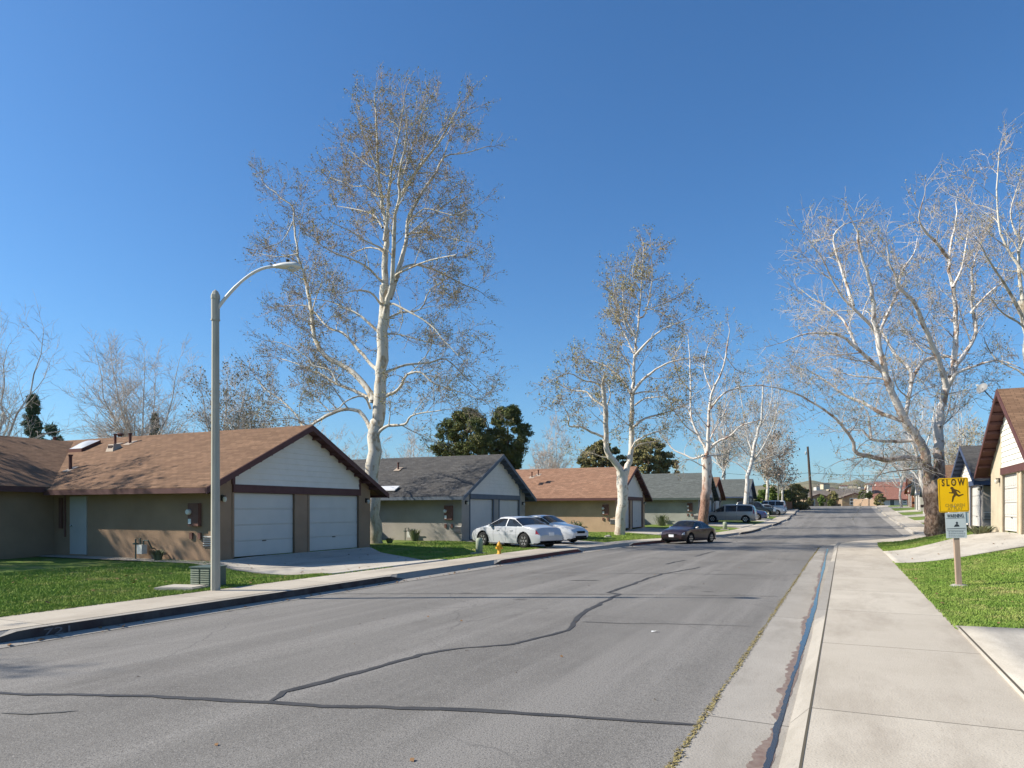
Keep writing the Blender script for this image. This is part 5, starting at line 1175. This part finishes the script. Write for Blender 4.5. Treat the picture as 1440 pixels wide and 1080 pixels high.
    for w in wx:
        for s in (-1, 1):
            we = bpy.data.objects.new('wheel', None); link(we, e); we.location = (w, s*(hw_-.12), cz); we.empty_display_size = .2
            t = MB(); t.lathe([(wheel_r*.66, -.1), (wheel_r*.93, -.11), (wheel_r, -.07), (wheel_r, .07), (wheel_r*.93, .11), (wheel_r*.66, .1)], (0, 0, 0), 28, 'y'); t.build('tyre', M['rubber'], we, True)
            r = MB(); sg = s; r.lathe([(wheel_r*.68, sg*.06), (wheel_r*.68, sg*.1), (wheel_r*.6, sg*.1), (wheel_r*.58, sg*.05)], (0, 0, 0), 24, 'y')
            for k in range(6):
                a = k*math.pi/3; c, sn = math.cos(a), math.sin(a); px_, pz_ = -sn*.035, c*.035; R1 = wheel_r*.62
                r.prism([(px_*1.4, sg*.075, pz_*1.4), (c*R1+px_, sg*.085, sn*R1+pz_), (c*R1-px_, sg*.085, sn*R1-pz_), (-px_*1.4, sg*.075, -pz_*1.4)], (0, sg*.02, 0))
            r.lathe([(.06, sg*.07), (.05, sg*.105)], (0, 0, 0), 12, 'y'); r.build('rim', M['rim'], we)
    # trim: plates, mirrors, handles, grille, bumper line
    b = MB(); b.box(-L/2-.012, -L/2-.002, -.16, .16, .56 if kind == 'sedan' else .62, .70 if kind == 'sedan' else .76); b.build('licence_plate', M['plate'], e)
    if plate_front: b = MB(); b.box(L/2+.002, L/2+.014, -.17, .17, .42, .57); b.build('licence_plate', M['plate'], e)
    b = MB(); b.box(L/2-.045, L/2+.004, -hw_*.42, hw_*.42, .5, .62); b.box(L/2-.03, L/2+.006, -hw_*.6, hw_*.6, .27, .38); b.build('grille', M['archblk'], e)
    zb_ = interp(.66, BELT)
    for s in (-1, 1):
        b = MB(); x0 = (ws[1]-.5)*L-.32; b.hexa([(x0, s*(hw_*.93), zb_+.02), (x0+.12, s*(hw_*.93), zb_+.02), (x0+.1, s*(hw_+.14), zb_+.04), (x0, s*(hw_+.14), zb_+.04), (x0, s*(hw_*.93), zb_+.1), (x0+.08, s*(hw_*.93), zb_+.1), (x0+.07, s*(hw_+.14), zb_+.15), (x0, s*(hw_+.14), zb_+.15)]); b.build('mirror', pm, e)
        for t in (.35, .54): b = MB(); x0 = (t-.5)*L; b.box(x0, x0+.18, min(s*hw_*.97, s*(hw_+.015)), max(s*hw_*.97, s*(hw_+.015)), zb_-.14, zb_-.105); b.build('door_handle', pm, e)
    # door shut lines as thin dark strips standing proud of the sheet metal
    b = MB()
    for t in ([.30, .45, .63] if kind == 'sedan' else [.35, .56, .72]):
        x0 = (t-.5)*L
        for s in (-1, 1):
            i = int(t*ns); pts = [Vector((x0, s*(P[i, j, 1]+.0025), P[i, j, 2])) for j in range(2, int(nt_*.5))]
            for a, c in zip(pts[:-1], pts[1:]): b.add([(a.x-.005, a.y, a.z), (a.x+.005, a.y, a.z), (c.x+.005, c.y, c.z), (c.x-.005, c.y, c.z)], [(0, 1, 2, 3)])
    b.build('door_gap', M['archblk'], body, fixn=False)
    if kind == 'sedan':
        b = MB(); b.box(-L/2-.015, -L/2+.1, -hw_*.8, hw_*.8, .3, .34); b.build('bumper_strip', M['archblk'], e)
    if kind == 'suv':
        b = MB()
        for s in (-1, 1): b.tube([(-L*.36, s*hw_*.66, 1.84), (L*.05, s*hw_*.66, 1.85)], .02, 6)
        b.build('roof_rack', M['archblk'], e)
    return e
def cz_(x, y): return G(x, y)+.02
car((-12.95, 28.1, .13), math.atan2(1.0, -2.5), 'white sedan with tinted windows parked rear outward in the driveway of the grey house', M['p_silver'], wb=2.7, wheel_r=.33, sc=.94)
car((-13.25, 31.9, .15), -.2, 'second white sedan facing the street, half hidden beyond the nearer white sedan', M['p_white'], wb=2.7, sc=.94)
y = 39.4; p = Vector((LE(y)+1.0, y, road_z(y)))
car(p, -1.57-.32, 'dark maroon coupe parked at the left kerb with pale front plate', M['p_maroon'], L=4.3, sc=.87, plate_front=True, wb=2.55)
car((-10.0, 71.3, cz_(-9.5, 71.3)), math.pi-.02, 'beige silver minivan parked in a driveway, rear toward the street', M['p_beige'], L=4.9, W=1.9, kind='van', wb=3.0, wheel_r=.33)
car((-9.6, 79, cz_(-9.6, 79)), math.pi, 'blue sedan just behind the minivan', M['p_blue'], wb=2.7)
car((-9.8, 91.3, cz_(-9.8, 91.3)), .02, 'dark sport utility vehicle facing the street beyond the minivan', M['p_dark'], L=4.7, W=1.85, kind='suv', wb=2.75, wheel_r=.37)
car((-9.2, 99.5, cz_(-9.2, 99.5)), math.pi, 'white sport utility vehicle beyond the dark one', M['p_white'], L=4.8, W=1.85, kind='suv', wb=2.8, wheel_r=.37)
car((-8.9, 94.9, cz_(-8.9, 94.9)), .0, 'grey sedan with its hood showing farthest toward the street in the row of driveways', M['p_grey'], wb=2.7)

# ------------------------------------------------------------------ street lamps
def lamp(base, hgt, label, reach=(1.35, .0), rise=.55, sc=1.):
    e = empty('street_lamp', base, 0, label, 'street lamp', 'concrete street lamps'); b = MB()
    b.tube([(0, 0, -.1), (0, 0, hgt-.12)], [.09*sc, .068*sc], 8); b.build('pole', M['pole_conc'], e)
    c = MB(); c.lathe([(.088*sc, -.55), (.088*sc, -.52), (.08*sc, -.52), (.08*sc, -.13), (.088*sc, -.12), (.085*sc, -.05), (.05*sc, .03), (.01, .06)], (0, 0, hgt-.05), 8); c.build('cap', M['pole_conc'], e)
    d = Vector((reach[0], reach[1], 0)); a = MB(); pts = []
    for i in range(13): t = i/12; pts.append(d*(t*.8)+Vector((0, 0, hgt-.42+(rise+.34)*math.sin(t*math.pi/2)**.9)))
    a.tube(pts, [.034*sc]*5+[.028*sc]*8, 10); a.build('arm', M['lampgrey'], e, True)
    u = d.normalized(); n = Vector((-u.y, u.x, 0)); tip = pts[-1]; L_ = d.length*.40; V = []; Fc = []; N = 14; m = 12
    for i in range(N+1):
        t = i/N; wd = .13*sc*math.sin(min(1, t*1.6)*math.pi/2)**.8*(1 if t < .75 else math.sqrt(max(0.02, 1-((t-.75)/.25)**2))); up = .085*sc*(.35+.65*math.sin(min(1, t*1.5)*1.57))*(1 if t < .75 else math.sqrt(max(.02, 1-((t-.75)/.25)**2)))
        for j in range(m):
            q = 6.283*j/m; V.append(tuple(tip+u*(t*L_-.05)+n*math.cos(q)*wd+Vector((0, 0, math.sin(q)*up*(1 if math.sin(q) > 0 else .55)))))
    for i in range(N):
        for j in range(m): Fc.append((i*m+j, i*m+(j+1) % m, (i+1)*m+(j+1) % m, (i+1)*m+j))
    h = np_mesh('lamp_head', V, Fc, M['lampgrey'], e, True)
    l = MB(); l.lathe([(.02, -.10), (.09*sc, -.07), (.1*sc, -.03)], tip+u*(L_*.6), 14); l.build('lens', M['lens'], h, True)
    k = MB(); k.lathe([(.03, 0), (.03, .07)], tip+u*(L_*.45)+Vector((0, 0, .07*sc)), 10); k.build('photocell', M['archblk'], h)
    return e
pb = onplane(303, 830, .15)
dirr = Vector((math.cos(YAW), math.sin(YAW)))
lamp((pb.x, pb.y, .12), 5.95, 'tall pale concrete street lamp with curved arm on the left sidewalk', (dirr.x*1.42, dirr.y*1.42+.05), .56)
p = at(1094.5, HY, 103); lamp((p.x, p.y, 1.0), 6.9, 'distant concrete street lamp beyond the parked vehicles', (1.6, .3), .5, 1.1)
# utility pole and wires
p0 = at(1142, 716, 140); p1 = at(1135.8, 628, 140); e = empty('utility_pole', p0, 0, 'dark wooden utility pole leaning left at the end of the road', 'utility pole')
b = MB(); b.tube([(0, 0, -.4), tuple(p1-p0)], [.30, .2], 10); b.build('pole', M['creosote'], e)
b = MB(); t = p1-p0; b.lathe([(.12, 0), (.16, .15), (.16, .5), (.1, .6)], (t.x-.35, t.y-.1, t.z-1.6), 8); b.build('insulator', M['metal'], e)
for i, (ya, yb, yc) in enumerate([(664, 665, 667), (679, 680, 681)]):
    a, c = at(1010, ya, 170), at(1440, yc, 140); mid = at(1137, yb, 140); pts = []
    for s, f_ in ((a, mid), (mid, c)):
        for k in range(13): t = k/12; q = s.lerp(f_, t); q.z -= 1.2*4*t*(1-t)*.5; pts.append(q)
    b = MB(); b.tube(pts, .035 if i == 0 else .022, 5, False); o = b.build('overhead_wire', M['wire']); tag(o, ['upper overhead wire crossing beyond the street end', 'lower thin overhead wire crossing beyond the street end'][i], 'wire')

# ------------------------------------------------------------------ sign post
pb = onplane(1349.5, 824, .22)
for _ in range(20): pb = onplane(1349.5, 824, G(pb.x, pb.y))
S = (pb-Vector((0, 0, EYE))).length; Ys = -pb.x*math.sin(YAW)+pb.y*math.cos(YAW)
mpp = Ys/F     # metres per photo pixel at the sign
e = empty('street_sign', pb, YAW-.30, 'yellow SLOW children at play sign above a small warning sign on a wooden post', 'sign')
# frame: local x to the right, local y away from camera, z up. Post leans left.
lean = (1341-1349.5)/154
def sx(px, py): return (px-1349.5)*mpp, (824-py)*mpp
b = MB(); hh = 150*mpp
b.hexa([(-.05, -.05, -.3), (.05, -.05, -.3), (.05, .05, -.3), (-.05, .05, -.3), (lean*hh-.045, -.045, hh), (lean*hh+.045, -.045, hh), (lean*hh+.045, .045, hh), (lean*hh-.045, .045, hh)]); b.build('post', M['post_wood'], e)
b = MB(); b.lathe([(.2, -.1), (.19, .0), (.12, .035)], (0, 0, 0), 14); b.build('footing', M['rock'], e)
def signface(name, cx, cy, w_, h_, rot, m_, y0, rad):
    o = bpy.data.objects.new(name, None); X, Z = sx(cx, cy); pts = []
    for (a, b2) in ((1, 1), (-1, 1), (-1, -1), (1, -1)):
        for k in range(5):
            q = {(1, 1): 0, (-1, 1): 90, (-1, -1): 180, (1, -1): 270}[(a, b2)]+k*22.5; pts.append((a*(w_/2-rad)+rad*math.cos(R(q)), y0, b2*(h_/2-rad)+rad*math.sin(R(q))))
    m = MB(); m.prism(pts, (0, -.006, 0)); ob = m.build(name, m_, e); ob.location = (X, 0, Z); ob.rotation_euler = (0, rot, 0); return ob
def text(body, size, x, z, par, m_, y, wmax=None, bold=.0, name='lettering'):
    cu = bpy.data.curves.new('lettering', 'FONT'); cu.body = body; cu.size = size; cu.align_x = 'CENTER'; cu.align_y = 'CENTER'; cu.extrude = .0008; cu.offset = bold
    t = bpy.data.objects.new('tmp', cu); COL.objects.link(t); bpy.context.view_layer.update()
    me = bpy.data.meshes.new_from_object(t.evaluated_get(bpy.context.evaluated_depsgraph_get())); bpy.data.objects.remove(t)
    me.materials.clear(); me.materials.append(m_); o = bpy.data.objects.new(name, me); link(o, par); o.rotation_euler = (math.pi/2, 0, 0); o.location = (x, y, z)
    xsz = max(v.co.x for v in me.vertices)-min(v.co.x for v in me.vertices)
    if wmax: o.scale = (wmax/xsz, 1, 1)
    return o
W1, H1_ = 37.5*mpp, 48*mpp
s1 = signface('yellow_sign', 1340.8, 696, W1, H1_, R(-2.2), M['sign_yellow'], -.056, .035*W1/.5)
yt = -.0635
bd = MB(); th_ = W1*.012
for a, c in (((-.46, -.47), (.46, -.47)), ((.46, -.47), (.46, .47)), ((.46, .47), (-.46, .47)), ((-.46, .47), (-.46, -.47))):
    x0, x1 = sorted((a[0]*W1, c[0]*W1)); z0, z1 = sorted((a[1]*H1_, c[1]*H1_)); bd.box(x0-th_/2, x1+th_/2, yt, yt+.001, z0-th_/2, z1+th_/2) if (x1-x0) > (z1-z0) else bd.box(x0-th_/2, x1+th_/2, yt, yt+.001, z0+th_/2+.001, z1-th_/2-.001)
bd.build('sign_border', M['sign_black'], s1)
text('S L O W', H1_*.27, 0, H1_*.355, s1, M['sign_black'], yt, W1*.76, .006)
text('CHILDREN', H1_*.13, W1*.03, -H1_*.305, s1, M['fade'], yt, W1*.64, .002); text('AT PLAY', H1_*.13, W1*.03, -H1_*.405, s1, M['fade'], yt, W1*.5, .002)
# running child pictogram (flat marking on the sign)
def sp2(u, v): return ((u-.5)*W1, (.5-v)*H1_)     # from sign fractions
mk = MB()
def bone(p, q, r0, r1):
    (x0, z0), (x1, z1) = sp2(*p), sp2(*q); r0 *= W1; r1 *= W1; d = Vector((x1-x0, z1-z0)); n = Vector((-d.y, d.x)).normalized()
    mk.prism([(x0+n.x*r0, yt-.0001*len(mk.f)*.01, z0+n.y*r0), (x0-n.x*r0, yt, z0-n.y*r0), (x1-n.x*r1, yt, z1-n.y*r1), (x1+n.x*r1, yt, z1+n.y*r1)], (0, .001, 0))
    for (x, z, r) in ((x0, z0, r0), (x1, z1, r1)): mk.prism([(x+r*math.cos(k*.5236), yt-.00005*len(mk.v)/60, z+r*math.sin(k*.5236)) for k in range(12)], (0, .001, 0))
bone((.455, .30), (.46, .305), .052, .052)
bone((.50, .36), (.57, .47), .065, .058); bone((.53, .35), (.66, .39), .03, .024); bone((.66, .39), (.71, .44), .024, .02)
bone((.48, .37), (.47, .44), .028, .024); bone((.47, .44), (.37, .43), .024, .018)
bone((.56, .48), (.49, .56), .045, .035); bone((.49, .56), (.45, .69), .033, .022); bone((.57, .47), (.67, .53), .045, .033); bone((.67, .53), (.81, .495), .03, .018)
mk.build('running_child_symbol', M['sign_black'], s1)
W2, H2_ = 25.5*mpp, 36*mpp
s3 = signface('small_back_sign', 1355.5, 727, 9*mpp, 17*mpp, R(-2), M['sign_white'], -.046, .005)
s2 = signface('warning_sign', 1343.8, 738.5, W2, H2_, R(-3), M['sign_white'], -.056, .012)
text('WARNING', H2_*.2, 0, H2_*.36, s2, M['sign_ink2'], yt, W2*.8, .002)
lb = MB()
for zz, hh_ in ((.27, .012), (-.13, .022), (-.20, .01)): lb.box(-W2*.46, W2*.46, yt, yt+.001, (zz-hh_/2)*H2_, (zz+hh_/2)*H2_)
lb.build('ruled_line', M['sign_ink2'], s2)
rr_ = random.Random(2)
for zz, hh_ in ((-.25, .045), (-.325, .045), (-.395, .03), (-.45, .03)):   # small print, too faint in the photograph to read
    x = -.38
    lb = MB()
    while x < .36:
        ww2 = rr_.uniform(.03, .09); lb.box(x*W2, min(.4, x+ww2)*W2, yt, yt+.001, (zz-hh_/2)*H2_, (zz+hh_/2)*H2_); x += ww2+rr_.uniform(.015, .04)
    lb.build('small_print', M['faded_print'], s2)
mk = MB(); mk.prism([(-.1*W2, yt, -.06*H2_), (.17*W2, yt, -.06*H2_), (.15*W2, yt, .0), (.06*W2, yt, .05*H2_), (-.02*W2, yt, .03*H2_), (-.08*W2, yt, -.02*H2_)], (0, .001, 0)); mk.prism([(.05*W2+.055*W2*math.cos(k*.5236), yt-.0004, .09*H2_+.045*H2_*math.sin(k*.5236)) for k in range(12)], (0, .001, 0)); mk.build('watch_symbol', M['sign_ink2'], s2)
b = MB()
for cy in (678, 712): X, Z = sx(1340.8-(.3 if cy < 700 else -.6), cy); b.lathe([(.012, -.066), (.012, -.062)], (X, 0, Z), 10, 'y')
b.build('bolt', M['metal'], e)
# house number painted on the kerb
yk = onroad(78, 893).y
o = text('721', .13, 0, 0, curbL, M['sign_white'], 0, .36, 0, 'kerb_number'); o.rotation_euler = (math.pi/2, 0, math.pi/2); o.location = (LE(yk)+.021, yk, road_z(yk)+.068); o.scale.z = 1
o.data.materials.clear(); o.data.materials.append(mat('faded_kerb_paint', (.13, .135, .15), .9))

# ------------------------------------------------------------------ small street furniture
p = onplane(297, 829, .12); e = empty('utility_box', (p.x-.32, p.y+.22, G(p.x-.3, p.y)), YAW*.4, 'low dark green slatted utility box behind the street lamp', 'utility box')
b = MB(); b.box(-.24, .24, -.24, .24, 0, .40); b.build('cabinet', M['utility'], e)
b = MB()
for s in (-1,):
    for c_ in (-.12, .12):
        for i in range(8): b.box(c_-.1, c_+.1, -.275, -.241, .03+i*.045, .055+i*.045)
b.build('louvre', M['pedestal'], e); b = MB(); b.box(-.26, .26, -.27, .26, .401, .425); b.build('lid', M['utility'], e)
p = onplane(256, 829, .15); e = empty('utility_vault', (p.x-.1, p.y+.1, G(p.x, p.y)), YAW*.6, 'flat concrete vault lid in the grass left of the lamp', 'vault'); b = MB(); b.box(-.42, .42, -.3, .3, -.1, .05); b.build('kerb_ring', M['pan'], e); b = MB(); b.box(-.36, .36, -.24, .24, .051, .065); b.build('lid', M['drive'], e)
def pedestal(px, py, z, hgt, r, label, m_='pedestal'):
    p = onplane(px, py, z); e = empty('utility_pedestal', (p.x, p.y, G(p.x, p.y)), 0, label, 'pedestal'); b = MB(); b.lathe([(r, 0), (r, hgt*.8), (r*.92, hgt*.92), (r*.6, hgt), (.01, hgt*1.01)], (0, 0, 0), 16); b.build('cover', M[m_], e, True); b = MB(); b.box(-r*2, r*2, -r*1.6, r*1.6, -.1, .05); b.build('pad', M['pan'], e); return e
pedestal(674, 774, .15, .62, .135, 'pale green domed pedestal on the lawn beside the white sedan'); pedestal(1019.5, 745, .2, .6, .16, 'small pale pedestal on grass before the minivan')
def hydrant(p, sc, label, m_):
    e = empty('fire_hydrant', p, .3, label, 'fire hydrant', 'fire hydrants'); e.scale = (sc,)*3; b = MB()
    b.lathe([(.13, 0), (.13, .04), (.085, .05), (.085, .42), (.12, .43), (.12, .47), (.10, .52), (.06, .6), (.03, .62)], (0, 0, 0), 16); b.build('barrel', M[m_], e, True)
    b = MB(); b.lathe([(.028, .62), (.028, .68)], (0, 0, 0), 5); b.build('operating_nut', M[m_], e)
    for a in (0, 1.9, 3.8):
        c = MB(); c.lathe([(.05, .07), (.05, .13), (.062, .13), (.062, .17), (.03, .18)], (0, 0, 0), 12, 'x'); o = c.build('outlet_cap', M[m_], e); o.location = (0, 0, .33); o.rotation_euler = (0, 0, a)
p = onplane(702, 779, .15); hydrant((p.x, p.y, G(p.x, p.y)-.02), .72, 'orange yellow fire hydrant on the lawn before the white sedan', 'hydrant')
p = at(1080.5, HY, 82); hydrant((p.x, p.y, G(p.x, p.y)), .9, 'pale yellow fire hydrant beyond the minivan', 'hyd_pale')
def rock(px, py, r, label, m_='rock', z=.15):
    p = onplane(px, py, z); rn = random.Random(px); bm = bmesh.new(); bmesh.ops.create_icosphere(bm, subdivisions=2, radius=r)
    for v in bm.verts: v.co *= 1+rn.uniform(-.2, .2); v.co.z *= .6
    me = bpy.data.meshes.new('rock'); bm.to_mesh(me); bm.free(); me.materials.append(M[m_]); o = bpy.data.objects.new('rock', me); link(o); o.location = (p.x, p.y, G(p.x, p.y)+r*.2); tag(o, label, 'rock')
rock(855, 754, .2, 'small pale rock left of the forked sycamore base'); rock(930, 751, .12, 'small grey stone between the forked sycamore and the maroon car')
# fallen leaves along the left kerb and on the lawns
rn = np.random.RandomState(4); V = []
def leaf(x, y, z, s):
    a = rn.rand()*6.28; c, sn = math.cos(a)*s, math.sin(a)*s; t = rn.normal(0, s*.3)
    V.extend([(x-c, y-sn, z+.004), (x+sn*.6, y-c*.6, z+.01+abs(t)), (x+c, y+sn, z+.004+abs(t)), (x-sn*.6, y+c*.6, z+.006)])
for _ in range(260): y = 3+rn.rand()*50; leaf(LE(y)+.03+abs(rn.normal(0, .12)), y, road_z(y)+.0, .02+.03*rn.rand())
for _ in range(260): y = 6+rn.rand()*28; x = Lx(y)-rn.rand()*8; leaf(x, y, G(x, y)+.03, .025+.03*rn.rand())
for _ in range(160): y = 11+rn.rand()*28; x = Rx(y)+rn.rand()*4; leaf(x, y, G(x, y)+.03, .02+.03*rn.rand())
for _ in range(110): y = 3+rn.rand()*40; x = LE(y)+.5+rn.rand()*8; leaf(x, y, rz(x, y)+.0, .012+.02*rn.rand())
o = np_mesh('fallen_leaves', V, np.arange(len(V)).reshape(-1, 4), M['dryleaf']); tag(o, 'scattered brown fallen leaves along the left kerb and lawns', 'leaves', kind='stuff')
p = onroad(916, 889); b = MB(); b.add([(0, 0, .004), (.07, .01, .02), (.06, .05, .012), (-.01, .04, .015)], [(0, 1, 2, 3)]); b.add([(.02, .0, .015), (.08, .03, .03), (.05, .06, .02)], [(0, 1, 2)]); o = b.build('paper_scrap', M['litter']); o.location = (p.x, p.y, rz(p.x, p.y)); tag(o, 'tiny white paper scrap on the road', 'litter')
# ------------------------------------------------------------------ air
hz = MB(); hz.box(-5200, 5200, -400, 7200, -6, 300); ho = hz.build('haze', M['ground']); ho.data.materials.clear()
hm = bpy.data.materials.new('haze'); hm.use_nodes = True; hn = hm.node_tree; hn.nodes.clear(); ov = hn.nodes.new('ShaderNodeOutputMaterial'); pv = hn.nodes.new('ShaderNodeVolumePrincipled')
pv.inputs['Color'].default_value = (.72, .86, 1, 1); pv.inputs['Density'].default_value = .00005; hn.links.new(pv.outputs[0], ov.inputs['Volume']); ho.data.materials.append(hm); tag(ho, kind='stuff')
